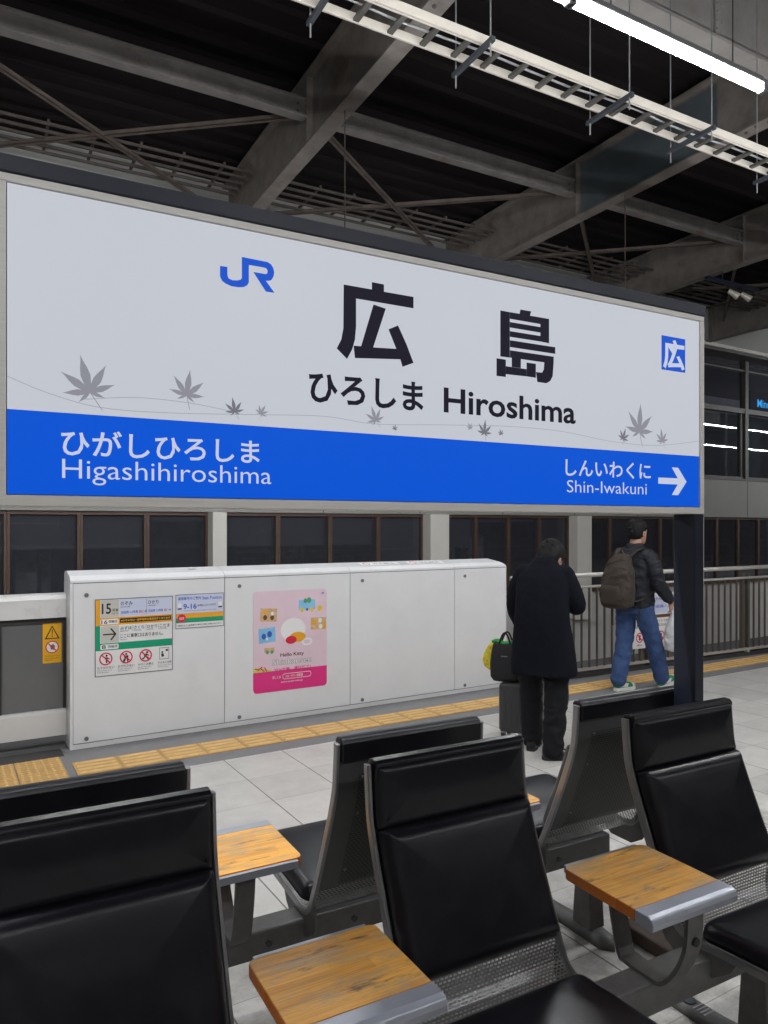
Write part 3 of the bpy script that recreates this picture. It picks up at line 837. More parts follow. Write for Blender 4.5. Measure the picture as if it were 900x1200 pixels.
# little stickers on the sloping top cover
def on_top(dx):
    return lambda p, q: (p, GY + 0.05 + q, 1.3052 + (q / 0.155) * 0.031 + 0.0015)
for X in (3.42, 3.95):
    g = pt().sheet(rect(X, X + 0.42, 0.02, 0.11), on_top(0)).build('top_sticker', 'sticker_white', gt)
    m = pt(); f = lambda p, q: (p, GY + 0.05 + q, 1.3052 + (q / 0.155) * 0.031 + 0.003)
    ring_poly(X + 0.06, 0.062, 0.028, 0.038, f, m); m.build('prohibition_mark', 'sticker_red', g)
    m = pt(); put_text(m, '立入禁止', X + 0.13, X + 0.38, 0.045, 0.085, f, 0.01); m.build('lettering', 'ink_grey', g)
pt().tube([(1.82, GY + 0.13, 1.325), (1.82, GY + 0.13, 1.329)], 0.035, 16).build('top_button', 'door_white', gt)

# ---- notice boards on the gate, written as flat prints
def board(name, x0, x1, z0, z1, par, yf=GY - 0.004, mat='sticker_white', label=None):
    b = pt().quad_box(x0, x1, yf - 0.0025, yf, z0, z1).build(name, mat, par)
    if label: b['label'] = label
    W, H = x1 - x0, z1 - z0
    def layer(k):
        return lambda p, q: (x0 + p * W, yf - 0.0025 - 0.0008 * k, z0 + (1 - q) * H)
    return b, layer
class Ink:
    """prints of one colour gathered as one mesh"""
    def __init__(self, layer): self.layer, self.m = layer, {}
    def mb(self, mat, k):
        if (mat, k) not in self.m: self.m[(mat, k)] = pt()
        return self.m[(mat, k)]
    def rect(self, mat, x0, x1, y0, y1, k=1):
        self.mb(mat, k).sheet([(x0, y1), (x1, y1), (x1, y0), (x0, y0)], self.layer(k))
    def poly(self, mat, pts, k=2):
        self.mb(mat, k).sheet(pts, self.layer(k))
    def text(self, mat, s, x0, x1, y0, y1, k=3, off=0.008):
        f = self.layer(k)
        put_text(self.mb(mat, k), s, x0, x1, 1 - y1, 1 - y0, lambda p, q: f(p, 1 - q), off)
    def done(self, par, names):
        for (mat, k), m in self.m.items():
            m.build(names.get((mat, k), names.get(mat, 'print')), mat, par)

b1, L1 = board('notice_board', 1.030, 1.620, 0.530, 1.122, gt, label='large notice with yellow and green bands and three red prohibition circles')
fr = pt()
for a in ((0, 1, 0, 0.010), (0, 1, 0.990, 1), (0, 0.010, 0.010, 0.990), (0.990, 1, 0.010, 0.990)):
    fr.sheet([(a[0], a[3]), (a[1], a[3]), (a[1], a[2]), (a[0], a[2])], L1(4))
fr.build('border', 'ink_grey', b1)
I1 = Ink(L1)
I1.rect('sticker_orange', 0.01, 0.065, 0.01, 0.345)
I1.rect('sticker_orange', 0.065, 0.99, 0.245, 0.345)
I1.rect('sticker_beige', 0.072, 0.30, 0.015, 0.24)
I1.rect('sticker_pale_blue', 0.305, 0.985, 0.015, 0.24)
I1.rect('sticker_green', 0.01, 0.065, 0.345, 0.668)
I1.rect('sticker_green', 0.065, 0.99, 0.575, 0.668)
I1.rect('sticker_beige', 0.072, 0.30, 0.352, 0.57)
I1.poly('sticker_white', rrect(0.065, 0.295, 0.262, 0.332, 0.02), 2)
I1.poly('sticker_white', rrect(0.065, 0.295, 0.588, 0.655, 0.02), 2)
I1.rect('ink', 0.31, 0.98, 0.262, 0.322, 2)
I1.text('ink', '15', 0.085, 0.20, 0.06, 0.195, off=0.02)
I1.text('ink', '号車', 0.215, 0.29, 0.13, 0.17)
I1.text('ink_grey', 'Car 15', 0.215, 0.285, 0.18, 0.205)
I1.text('ink', 'のぞみ', 0.32, 0.47, 0.045, 0.095)
I1.text('ink_grey', 'NOZOMI', 0.32, 0.44, 0.105, 0.123)
I1.text('ink', 'ひかり', 0.67, 0.81, 0.045, 0.095)
I1.text('ink_grey', 'HIKARI', 0.67, 0.77, 0.105, 0.123)
I1.text('sticker_blue', '自由席 1-2号車', 0.33, 0.54, 0.165, 0.205)
I1.text('sticker_red', '禁煙', 0.555, 0.60, 0.168, 0.203)
I1.text('ink', '→', 0.61, 0.66, 0.17, 0.20)
I1.text('sticker_blue', '自由席 1-5号車', 0.68, 0.87, 0.165, 0.205)
I1.text('sticker_red', '禁煙', 0.885, 0.925, 0.168, 0.203)
I1.text('ink', '→', 0.935, 0.98, 0.17, 0.20)
I1.rect('ink_grey', 0.648, 0.652, 0.03, 0.225, 2)
I1.text('ink', '16', 0.08, 0.155, 0.272, 0.325)
I1.text('ink', '両編成', 0.17, 0.28, 0.275, 0.315)
I1.text('sticker_gold' if 'sticker_gold' in MATS else 'sticker_yellow', '※のぞみ号は一部時間帯全車指定席となります', 0.325, 0.965, 0.277, 0.308, off=0.02)
I1.poly('ink', [(0.10, 0.452), (0.235, 0.452), (0.185, 0.385), (0.208, 0.385), (0.268, 0.461), (0.208, 0.537), (0.185, 0.537), (0.235, 0.470), (0.10, 0.470)])
for s, a, b_ in (('みずほ', 0.315, 0.46), ('さくら', 0.49, 0.62), ('ひかり', 0.66, 0.79), ('こだま', 0.825, 0.96)):
    I1.text('ink', s, a, b_, 0.37, 0.415)
for s, a, b_ in (('MIZUHO', 0.315, 0.42), ('SAKURA', 0.49, 0.58), ('HIKARI', 0.66, 0.74), ('KODAMA', 0.825, 0.92)):
    I1.text('ink_grey', s, a, b_, 0.422, 0.438)
for xx in (0.475, 0.645, 0.81):
    I1.rect('ink_grey', xx - 0.002, xx + 0.002, 0.365, 0.44, 2)
I1.text('ink', 'ここに乗車口はありません。', 0.315, 0.87, 0.468, 0.52)
I1.text('ink_grey', 'No entry', 0.315, 0.40, 0.532, 0.552)
I1.text('ink', '8', 0.085, 0.135, 0.596, 0.645)
I1.text('ink', '両編成', 0.16, 0.28, 0.60, 0.638)
for k, (cx, s, a, b_) in enumerate(((0.135, 'たてかけない', 0.03, 0.24), (0.39, 'のりださない', 0.285, 0.495), (0.64, 'かけこみ禁止', 0.54, 0.745), (0.885, 'すきまに注意', 0.80, 0.98))):
    if k < 3:
        ring_poly(cx, 0.775, 0.066, 0.083, L1(3), I1.mb('sticker_red', 3))
        d = 0.058
        I1.poly('sticker_red', [(cx - d, 0.775 - d + 0.012), (cx - d + 0.012, 0.775 - d), (cx + d, 0.775 + d - 0.012), (cx + d - 0.012, 0.775 + d)], 4)
        ring_poly(cx + (0.01, 0.0, 0.02)[k], 0.735, 0.0, 0.014, L1(2), I1.mb('ink', 2), 12)
        if k == 0: pp = [[(cx - 0.005, 0.755), (cx + 0.022, 0.755), (cx + 0.018, 0.83), (cx + 0.002, 0.83)], [(cx + 0.02, 0.76), (cx + 0.05, 0.775), (cx + 0.048, 0.785), (cx + 0.018, 0.775)]]
        if k == 1: pp = [[(cx - 0.03, 0.755), (cx + 0.03, 0.752), (cx + 0.025, 0.795), (cx - 0.02, 0.795)], [(cx - 0.03, 0.795), (cx, 0.80), (cx - 0.025, 0.84), (cx - 0.045, 0.835)], [(cx + 0.005, 0.795), (cx + 0.025, 0.795), (cx + 0.03, 0.84), (cx + 0.015, 0.84)]]
        if k == 2: pp = [[(cx - 0.025, 0.76), (cx + 0.02, 0.75), (cx + 0.015, 0.79), (cx - 0.015, 0.795)], [(cx - 0.015, 0.79), (cx + 0.005, 0.79), (cx - 0.03, 0.825), (cx - 0.055, 0.82)], [(cx + 0.0, 0.79), (cx + 0.02, 0.785), (cx + 0.045, 0.81), (cx + 0.03, 0.835)], [(cx + 0.015, 0.755), (cx + 0.05, 0.775), (cx + 0.045, 0.785), (cx + 0.01, 0.77)]]
        for q in pp: I1.poly('ink', q, 2)
    else:
        for q in (rect(0.82, 0.95, 0.69, 0.697), rect(0.82, 0.826, 0.697, 0.84), rect(0.944, 0.95, 0.697, 0.84), rect(0.82, 0.95, 0.84, 0.847)): I1.poly('ink_grey', [(q[0][0], q[2][1]), (q[1][0], q[2][1]), (q[1][0], q[0][1]), (q[0][0], q[0][1])], 2)
        ring_poly(0.86, 0.75, 0.0, 0.013, L1(2), I1.mb('ink', 2), 12)
        I1.poly('ink', [(0.845, 0.768), (0.875, 0.768), (0.885, 0.81), (0.85, 0.815)], 2)
        I1.rect('ink', 0.905, 0.938, 0.715, 0.74, 2)
    I1.text('ink', s, a, b_, 0.872, 0.905)
    I1.text('ink_grey', 'Please keep back', a, a + 0.18, 0.916, 0.932)
    I1.text('ink_grey', 'from the doors', a, a + 0.14, 0.938, 0.954)
I1.done(b1, {'sticker_red': 'prohibition_mark', ('ink', 3): 'lettering', ('ink', 2): 'pictogram', 'ink_grey': 'small_lettering', 'sticker_green': 'green_band', 'sticker_orange': 'yellow_band', 'sticker_white': 'white_field', 'sticker_beige': 'grey_field', 'sticker_pale_blue': 'pale_field', 'sticker_blue': 'blue_lettering', 'sticker_yellow': 'yellow_lettering'})

b2, L2 = board('notice_board', 1.642, 2.042, 0.852, 1.128, gt, label='small seat position notice with blue lettering')
fr = pt()
for a in ((0, 1, 0, 0.018), (0, 1, 0.982, 1), (0, 0.012, 0.018, 0.982), (0.988, 1, 0.018, 0.982)):
    fr.sheet([(a[0], a[3]), (a[1], a[3]), (a[1], a[2]), (a[0], a[2])], L2(4))
fr.build('border', 'ink_grey', b2)
I2 = Ink(L2)
I2.rect('sticker_pale_blue', 0.012, 0.988, 0.018, 0.56)
I2.rect('sticker_orange', 0.012, 0.988, 0.56, 0.70)
I2.rect('sticker_green', 0.012, 0.988, 0.70, 0.835)
I2.text('sticker_blue', '座席番号のご案内', 0.05, 0.52, 0.075, 0.17, off=0.015)
I2.text('sticker_blue', 'Seat Position', 0.55, 0.96, 0.075, 0.18)
I2.text('sticker_blue', '9-16', 0.16, 0.43, 0.28, 0.44, off=0.02)
I2.text('ink', '番の座席はこちらのドアが便利です', 0.45, 0.84, 0.31, 0.375)
I2.text('ink_grey', 'The doors along here are nearest to your seats', 0.16, 0.84, 0.47, 0.51)
for a in (0.045, 0.885):
    I2.rect('ink', a, a + 0.08, 0.40, 0.44, 2)
    I2.rect('sticker_white', a + 0.005, a + 0.075, 0.26, 0.39, 2)
ring_poly(0.125, 0.70, 0.0, 0.085, lambda p, q, f=L2(3): f(p, 0.70 + (q - 0.70) * 1.45), I2.mb('sticker_red', 3))
I2.text('sticker_white', '指定席', 0.075, 0.175, 0.66, 0.74, 4)
I2.text('ink', '※編成によって座席番号と乗車口が異なる場合があります。', 0.04, 0.95, 0.885, 0.935)
I2.done(b2, {'sticker_red': 'round_mark', 'ink': 'lettering', 'sticker_blue': 'blue_lettering', 'ink_grey': 'small_lettering', 'sticker_green': 'green_band', 'sticker_orange': 'yellow_band', 'sticker_white': 'white_lettering', 'sticker_pale_blue': 'pale_field'})

# ---- pink poster (the drawn figure of the photograph is left out; plain pictures stand in)
x0, x1, z0, z1 = 2.302, 3.002, 0.250, 1.120
W, H = x1 - x0, z1 - z0
yf = GY - 0.0045
po = pt().prism([(a * W + x0, b * H + z0) for a, b in rrect(0, 1, 0, 1, 0.045)], lambda p, q: (p, yf - 0.002, q), lambda p, q: (p, yf, q)).build('poster', 'poster_pink', gt)
po['label'] = 'pink poster with small pictures and a magenta bottom band'
def LP(k): return lambda p, q: (x0 + p * W, yf - 0.002 - 0.0008 * k, z0 + (1 - q) * H)
IP = Ink(LP)
IP.mb('poster_magenta', 1).sheet([(p, 1 - q) for p, q in rrect(0.0, 1, 0.0, 0.205, 0.044, corners=(1, 1, 0, 0))], LP(1))
IP.mb('poster_lime', 1).sheet([(0.0, 0.795)] + [(0.27 * k / 10, 0.795 - 0.045 * math.cos(k / 10 * math.pi / 2)) for k in range(11)], LP(2))
def tilt(cx, cy, w, h, a):
    c, s = math.cos(R(a)), math.sin(R(a))
    return lambda p, q: (cx + (p * w) * c - (q * h) * s, cy + (p * w) * s * 0.8 + (q * h) * c)
def picture(cx, cy, w, h, a, bg, bits):
    g = tilt(cx, cy, w, h, a)
    IP.poly(bg, [g(*p) for p in ((-0.5, 0.5), (0.5, 0.5), (0.5, -0.5), (-0.5, -0.5))], 1)
    for mat, x, y, r in bits:
        IP.poly(mat, [g(x + r * math.cos(2 * math.pi * k / 12) * h / w, y + r * math.sin(2 * math.pi * k / 12)) for k in range(12)], 2)
picture(0.20, 0.235, 0.22, 0.13, 4, 'poster_tan', [('poster_brown', -0.2, 0.2, 0.2), ('sticker_orange', -0.2, -0.2, 0.18), ('poster_brown', 0.22, 0.2, 0.2), ('sticker_white', 0.22, -0.1, 0.16)])
picture(0.18, 0.435, 0.22, 0.145, -4, 'poster_sky', [('sticker_blue', -0.2, 0.05, 0.2), ('sticker_blue', 0.15, -0.05, 0.22), ('sticker_white', -0.02, 0.25, 0.1)])
picture(0.72, 0.155, 0.23, 0.10, 0, 'poster_sky', [('poster_leaf', -0.1, -0.4, 0.25), ('poster_leaf', 0.12, -0.45, 0.3), ('poster_gold', -0.3, 0.5, 0.25), ('poster_gold', 0.3, 0.5, 0.25), ('poster_brown', 0, 0.5, 0.15)])
picture(0.88, 0.355, 0.215, 0.125, 2, 'poster_tan', [('sticker_orange', -0.28, -0.1, 0.22), ('sticker_white', 0.15, 0.25, 0.2), ('sticker_orange', 0.38, 0.15, 0.2), ('sticker_white', 0.1, -0.25, 0.2)])
picture(0.21, 0.585, 0.13, 0.05, 0, 'poster_tan', [('poster_leaf', -0.2, 0.35, 0.4), ('poster_leaf', 0.25, 0.35, 0.4)])
IP.poly('poster_gold', [(0.90 + 0.035 * math.cos(2 * math.pi * k / 14), 0.20 + 0.03 * math.sin(2 * math.pi * k / 14)) for k in range(14)], 2)
# plain stand-in for the middle drawing: a white and orange oval still life
for mat, cx, cy, rx, ry, k in (('sticker_white', 0.53, 0.40, 0.17, 0.12, 1), ('sticker_orange', 0.59, 0.475, 0.11, 0.05, 2), ('sticker_red', 0.50, 0.50, 0.075, 0.04, 3), ('sticker_white', 0.72, 0.53, 0.075, 0.04, 2), ('poster_pink', 0.72, 0.53, 0.045, 0.022, 3)):
    IP.poly(mat, [(cx + rx * math.cos(2 * math.pi * j / 22), cy + ry * math.sin(2 * math.pi * j / 22)) for j in range(22)], k)
for (a, b_, c_) in ((0.05, 0.765, 20), (0.09, 0.755, -30), (0.12, 0.775, 40), (0.16, 0.77, 60)):
    d = tilt(a, b_, 0.06, 0.012, c_)
    IP.poly('sticker_red', [d(*p) for p in ((-0.5, 0.5), (0.5, 0.5), (0.5, -0.5), (-0.5, -0.5))], 3)
IP.text('poster_brown', 'Hello Kitty', 0.355, 0.675, 0.625, 0.672, 3, 0.012)
IP.text('ink_grey', 'Shinkansen', 0.247, 0.783, 0.678, 0.742, 3, 0.03)
IP.text('sticker_white', 'Shinkansen', 0.25, 0.78, 0.68, 0.74, 4, 0.005)
IP.text('poster_magenta', '2026年春、運行終了！', 0.27, 0.77, 0.768, 0.808, 3, 0.012)
IP.text('sticker_white', '詳しくは', 0.25, 0.36, 0.845, 0.875, 3)
IP.text('sticker_white', 'ハローキティ新幹線', 0.42, 0.66, 0.845, 0.875, 3)
IP.text('sticker_white', 'www.train-info.jp', 0.36, 0.66, 0.905, 0.925, 3)
m = IP.mb('sticker_white', 2)
pa, pb_ = rrect(0.385, 0.775, 0.832, 0.888, 0.026), rrect(0.39, 0.77, 0.837, 0.883, 0.022)
n = len(m.v); k = len(pa)
m.v += [tuple(LP(2)(*p)) for p in pa] + [tuple(LP(2)(*p)) for p in pb_]
m.f += [(n + j, n + (j + 1) % k, n + k + (j + 1) % k, n + k + j) for j in range(k)]
IP.text('sticker_blue', 'JR', 0.92, 0.965, 0.035, 0.06, 3, 0.03)
IP.done(po, {'poster_magenta': 'magenta_band', ('sticker_white', 3): 'white_lettering', 'ink_grey': 'lettering', ('poster_brown', 3): 'lettering', ('poster_brown', 2): 'picture', 'poster_tan': 'picture', 'poster_sky': 'picture'})

# ---- sliding door of the gate, left
sd = thing('sliding_door', 'sliding platform door of dark glass between pale rails, left of the gate', 'platform door', tuple(PB @ Vector((-0.6, 6.08, 0))))
DX0, DX1, DY = -2.2, 0.852, 6.06
pt().prism([(DY, 0.985), (DY, 1.125), (DY + 0.012, 1.155), (DY + 0.04, 1.165), (DY + 0.12, 1.165), (DY + 0.14, 1.14), (DY + 0.14, 0.985)], lambda a, b: (DX0, a, b), lambda a, b: (DX1, a, b)).build('top_rail', 'door_white', sd)
pt().prism([(DY, 0.088), (DY, 0.262), (DY + 0.02, 0.284), (DY + 0.12, 0.284), (DY + 0.14, 0.26), (DY + 0.14, 0.088)], lambda a, b: (DX0, a, b), lambda a, b: (DX1, a, b)).build('bottom_rail', 'door_white', sd)
m = pt()
m.quad_box(DX0, DX1, DY + 0.03, DY + 0.08, 0.945, 0.984)
m.quad_box(0.832, DX1, DY + 0.03, DY + 0.08, 0.285, 0.944)
m.quad_box(0.385, 0.412, DY + 0.03, DY + 0.08, 0.285, 0.944)
m.quad_box(-0.9, -0.87, DY + 0.03, DY + 0.08, 0.285, 0.944)
m.build('door_frame', 'rubber', sd)
for a, b in ((0.412, 0.832), (-0.87, 0.385), (-2.2, -0.9)):
    pt().quad_box(a, b, DY + 0.048, DY + 0.056, 0.285, 0.944).build('glass_pane', 'smoked_panel', sd)
st, LS = board('warning_sticker', 0.690, 0.822, 0.636, 0.940, sd, DY + 0.047, 'sticker_yellow')
IS = Ink(LS)
tri = [(0.5, 0.055), (0.90, 0.395), (0.10, 0.395)]; tri2 = [(0.5, 0.105), (0.80, 0.372), (0.20, 0.372)]
m = IS.mb('ink', 2); n = len(m.v)
m.v += [tuple(LS(2)(*p)) for p in tri + tri2]
m.f += [(n, n + 1, n + 4, n + 3), (n + 1, n + 2, n + 5, n + 4), (n + 2, n, n + 3, n + 5)]
IS.poly('ink', [(0.47, 0.16), (0.53, 0.16), (0.515, 0.295), (0.485, 0.295)]); IS.poly('ink', [(0.475, 0.31), (0.525, 0.31), (0.525, 0.345), (0.475, 0.345)])
as_ = 0.132 / 0.304
f_ = lambda p, q, f=LS(2): f(p, 0.60 + (q - 0.60) * as_)
f3 = lambda p, q, f=LS(3): f(p, 0.60 + (q - 0.60) * as_)
ring_poly(0.5, 0.60, 0.0, 0.32, f_, IS.mb('sticker_white', 2)); ring_poly(0.5, 0.60, 0.30, 0.36, f3, IS.mb('sticker_red', 3))
IS.mb('ink_grey', 3).sheet([(0.38, 0.52), (0.56, 0.42), (0.66, 0.58), (0.60, 0.76), (0.44, 0.74)], f3)
IS.mb('sticker_red', 4).sheet([(0.28, 0.42), (0.33, 0.37), (0.72, 0.78), (0.67, 0.83)], lambda p, q, f=LS(4): f(p, 0.60 + (q - 0.60) * as_))
IS.text('ink', '戸にふれないで下さい', 0.12, 0.90, 0.80, 0.845); IS.text('ink', 'Do not touch the door', 0.12, 0.86, 0.865, 0.895); IS.text('ink', 'Keep clear', 0.12, 0.5, 0.912, 0.94)
IS.done(st, {'ink': 'lettering', 'sticker_red': 'prohibition_mark', 'sticker_white': 'white_disc', 'ink_grey': 'pictogram'})

# ------------------------------------------------------------------ platform railing (right)
RY = 6.12
rl = thing('platform_railing', 'metal platform railing with thin uprights right of the gate', 'railing', (8, RY, 0))
MB().tube([(4.905, RY, 1.128), (14, RY, 1.148)], 0.026, 12).build('handrail', 'rail_alu', rl, smooth=True)
MB().tube([(5.02, RY, 1.0), (14, RY, 1.01)], 0.016, 10).build('middle_rail', 'rail_alu', rl, smooth=True)
MB().quad_box(5.15, 14, RY - 0.02, RY + 0.02, 0.060, 0.092).build('bottom_rail', 'rail_alu', rl, bevel=0.004)
x = 5.20; k = 0
while x < 13.9:
    if k % 16 == 15:
        for s in (-0.05, 0.05):
            MB().quad_box(x + s - 0.022, x + s + 0.022, RY + 0.022, RY + 0.075, 0.0, 1.06).build('post', 'baluster_brown', rl)
    MB().quad_box(x - 0.008, x + 0.008, RY - 0.010, RY + 0.010, 0.092, 0.985).build('baluster', 'baluster_brown', rl)
    x += 0.117; k += 1
MB().quad_box(5.15, 14, RY - 0.05, RY + 0.12, -0.02, 0.035).build('base_kerb', 'edge_dark', rl)
for x in (5.3, 7.05, 8.8, 10.6, 12.4):
    MB().quad_box(x - 0.02, x + 0.02, RY - 0.03, RY + 0.03, 0.035, 0.06).build('foot', 'rail_alu', rl)
# notice hung on the railing
nb = thing('hanging_notice', 'white notice hung on the railing behind the walking man', 'notice', (7.05, RY - 0.03, 0.3))
NX0, NX1, NZ0, NZ1, NY = 6.66, 7.46, 0.245, 0.885, RY - 0.032
MB().quad_box(NX0, NX1, NY - 0.003, NY + 0.006, NZ0, NZ1).build('sheet', 'sticker_white', nb)
def LN(k): return lambda p, q: (NX0 + p * (NX1 - NX0), NY - 0.003 - 0.0008 * k, NZ0 + (1 - q) * (NZ1 - NZ0))
class InkW(Ink):
    def mb(self, mat, k):
        if (mat, k) not in self.m: self.m[(mat, k)] = MB()
        return self.m[(mat, k)]
IN = InkW(LN)
IN.rect('poster_brown', 0.0, 1.0, 0.40, 0.46); IN.rect('sticker_pale_blue', 0.0, 1, 0.03, 0.38)
IN.text('ink', 'のぞみ', 0.42, 0.60, 0.08, 0.14); IN.text('ink', 'ひかり', 0.68, 0.86, 0.08, 0.14); IN.text('sticker_blue', '自由席 1-2号車', 0.42, 0.95, 0.22, 0.28)
IN.text('ink', 'みずほ さくら ひかり こだま', 0.34, 0.95, 0.49, 0.54); IN.text('ink', 'ここに乗車口はありません。', 0.34, 0.92, 0.57, 0.62)
for cx in (0.15, 0.37, 0.60):
    ring_poly(cx, 0.80, 0.058, 0.075, lambda p, q, f=LN(3): f(p, 0.80 + (q - 0.80) * 1.25), IN.mb('sticker_red', 3))
    IN.poly('sticker_red', [(cx - 0.055, 0.75), (cx - 0.04, 0.735), (cx + 0.055, 0.85), (cx + 0.04, 0.865)], 4)
    IN.poly('ink', [(cx - 0.02, 0.755), (cx + 0.02, 0.755), (cx + 0.015, 0.85), (cx - 0.015, 0.85)], 2)
    IN.text('ink', '禁止', cx - 0.05, cx + 0.05, 0.92, 0.955)
IN.done(nb, {'ink': 'lettering', 'sticker_red': 'prohibition_mark', 'poster_brown': 'brown_band', 'sticker_pale_blue': 'pale_field', 'sticker_blue': 'blue_lettering'})

# ------------------------------------------------------------------ station name sign
SX0, SX1, SY, SZ0, SZM, SZ1 = 0.0562, 2.354, 1.8327, 1.7518, 1.9404, 2.4429
sg = thing('station_sign', 'large backlit station name sign with a blue band', 'station sign', (1.2, 1.88, 0))
FW = 0.024; FT = 0.020
m = MB()
m.quad_box(SX0 - FW, SX1 + FW, SY - 0.006, 1.945, SZ1 + 0.002, SZ1 + FT)
m.quad_box(SX0 - FW, SX1 + FW, SY - 0.006, 1.945, SZ0 - 0.026, SZ0 - 0.002)
m.quad_box(SX0 - FW, SX0 - 0.002, SY - 0.006, 1.945, SZ0 - 0.002, SZ1 + 0.002)
m.quad_box(SX1 + 0.002, SX1 + FW, SY - 0.006, 1.945, SZ0 - 0.002, SZ1 + 0.002)
m.build('frame', 'brushed_steel', sg, bevel=0.002)
MB().quad_box(SX0 - 0.001, SX1 + 0.001, SY + 0.0005, 1.943, SZ0 - 0.001, SZ1 + 0.001).build('light_box', 'gate_recess', sg)
MB().quad_box(-0.30, SX1 + FW + 0.002, SY - 0.010, 1.95, SZ1 + FT + 0.001, SZ1 + FT + 0.041).build('top_cap', 'navy_steel', sg, bevel=0.003)
MB().quad_box(SX0, SX1, SY - 0.001, SY, SZM, SZ1).build('white_sheet', 'lit_white', sg)
bb = MB().quad_box(SX0, SX1, SY - 0.001, SY, SZ0, SZM - 0.0002).build('blue_band', 'lit_blue', sg)
for a, b in ((2.336, 2.386), (-0.27, -0.22)):
    po_ = MB().quad_box(a, b, 1.835, 1.932, 0.02, SZ0 - 0.027 if a > 0 else SZ1 + FT).build('post', 'navy_steel', sg, bevel=0.004)
    MB().quad_box(a - 0.03, b + 0.03, 1.78, 2.18, 0.0, 0.058).build('foot_plate', 'brown_base', po_, bevel=0.012)
def S(d=0.0022): return lambda p, q: (p, SY - d, q)
HIRO = [[(0.8837, 2.3475), (0.972, 2.3474), (0.972, 2.3683), (1.0109, 2.3677), (1.0109, 2.347), (1.1091, 2.3471), (1.1091, 2.3138), (0.9221, 2.3144), (0.9221, 2.2357), (0.9186, 2.1993), (0.9101, 2.1714), (0.8941, 2.1427), (0.8626, 2.1685), (0.8763, 2.1941), (0.8827, 2.2261)],
        [(0.9771, 2.3058), (1.0167, 2.2996), (0.9761, 2.1845), (1.0512, 2.1892), (1.0257, 2.2419), (1.0571, 2.2571), (1.0845, 2.208), (1.1091, 2.1551), (1.0721, 2.1399), (1.0646, 2.1605), (0.9186, 2.1481), (0.9141, 2.1822), (0.9377, 2.1832)]]
SHIMA = [[(1.5052, 2.3669), (1.5492, 2.3671), (1.5422, 2.3467), (1.5006, 2.3482)], [(1.4253, 2.3526), (1.4627, 2.3525), (1.4627, 2.2094), (1.4253, 2.2094)],
         [(1.5869, 2.3529), (1.6236, 2.353), (1.6236, 2.274), (1.5869, 2.2751)], [(1.4627, 2.3525), (1.5869, 2.3529), (1.5869, 2.3314), (1.4627, 2.3316)],
         [(1.4627, 2.3215), (1.5869, 2.3217), (1.5869, 2.3039), (1.4627, 2.3042)], [(1.4627, 2.2929), (1.5869, 2.2929), (1.5869, 2.2751), (1.4627, 2.275)],
         [(1.4627, 2.2642), (1.6495, 2.2641), (1.6495, 2.2424), (1.4627, 2.2428)], [(1.4627, 2.2326), (1.643, 2.2324), (1.6422, 2.2094), (1.4627, 2.2099)],
         [(1.6028, 2.2101), (1.6422, 2.21), (1.6381, 2.1682), (1.6277, 2.1517), (1.6116, 2.1428), (1.5735, 2.1435), (1.568, 2.1747), (1.5933, 2.1754), (1.6004, 2.1859)],
         [(1.4098, 2.2017), (1.4462, 2.201), (1.4462, 2.1469), (1.4098, 2.1469)], [(1.4462, 2.1808), (1.529, 2.1798), (1.529, 2.1568), (1.4462, 2.1558)],
         [(1.4694, 2.2101), (1.5059, 2.2099), (1.5059, 2.1804), (1.4694, 2.1808)], [(1.529, 2.201), (1.5672, 2.2008), (1.5672, 2.1563), (1.529, 2.1568)]]
JR = [(0.5364, 2.3393), (0.5556, 2.34), (0.5556, 2.3177), (0.559, 2.311), (0.5689, 2.3083), (0.5814, 2.3098), (0.5902, 2.3129), (0.5935, 2.3179), (0.5935, 2.3723), (0.6632, 2.371), (0.6723, 2.3668), (0.6784, 2.3591), (0.6815, 2.3472), (0.6794, 2.3356), (0.6736, 2.326), (0.6671, 2.3224), (0.658, 2.3217), (0.6823, 2.2932), (0.658, 2.2932), (0.6239, 2.3388), (0.658, 2.3386), (0.6619, 2.3414), (0.6632, 2.3479), (0.6606, 2.3529), (0.6554, 2.355), (0.6122, 2.3548), (0.6122, 2.3099), (0.6079, 2.3018), (0.599, 2.2956), (0.5839, 2.2927), (0.5665, 2.2924), (0.5516, 2.2966), (0.5418, 2.3022), (0.5364, 2.3122)]
ARROW = [(2.1345, 1.8544), (2.2368, 1.8544), (2.2051, 1.8933), (2.2387, 1.8933), (2.2845, 1.8432), (2.2387, 1.7931), (2.2051, 1.7931), (2.2368, 1.8320), (2.1345, 1.8320)]
for polys in (HIRO, SHIMA):
    m = MB()
    for k, p in enumerate(polys): m.sheet(p, S(0.0022 + 0.00012 * k))
    m.build('station_name_character', 'sign_letter', sg)
put_text(MB(), 'ひろしま', 0.7801, 1.1433, 2.015, 2.100, S(), 0.025).build('station_name_kana', 'sign_letter', sg)
put_text(MB(), 'Hiroshima', 1.2144, 1.7388, 2.0195, 2.0936, S(), 0.020, 'H').build('station_name_letters', 'sign_letter', sg)
MB().sheet(JR, S()).build('railway_logo', 'lit_logo', sg)
put_text(MB(), 'ひがしひろしま', 0.1665, 0.6414, 1.8428, 1.9045, S(), 0.014).build('previous_station_kana', 'lit_letter', bb)
put_text(MB(), 'Higashihiroshima', 0.1683, 0.6734, 1.7905, 1.8344, S(), -0.004, 'H').build('previous_station_letters', 'lit_letter', bb)
put_text(MB(), 'しんいわくに', 1.6944, 2.0957, 1.8451, 1.9025, S(), 0.014).build('next_station_kana', 'lit_letter', bb)
put_text(MB(), 'Shin-Iwakuni', 1.7007, 2.0757, 1.7918, 1.8322, S(), -0.004, 'S').build('next_station_letters', 'lit_letter', bb)
MB().sheet(ARROW, S()).build('arrow', 'lit_letter', bb)
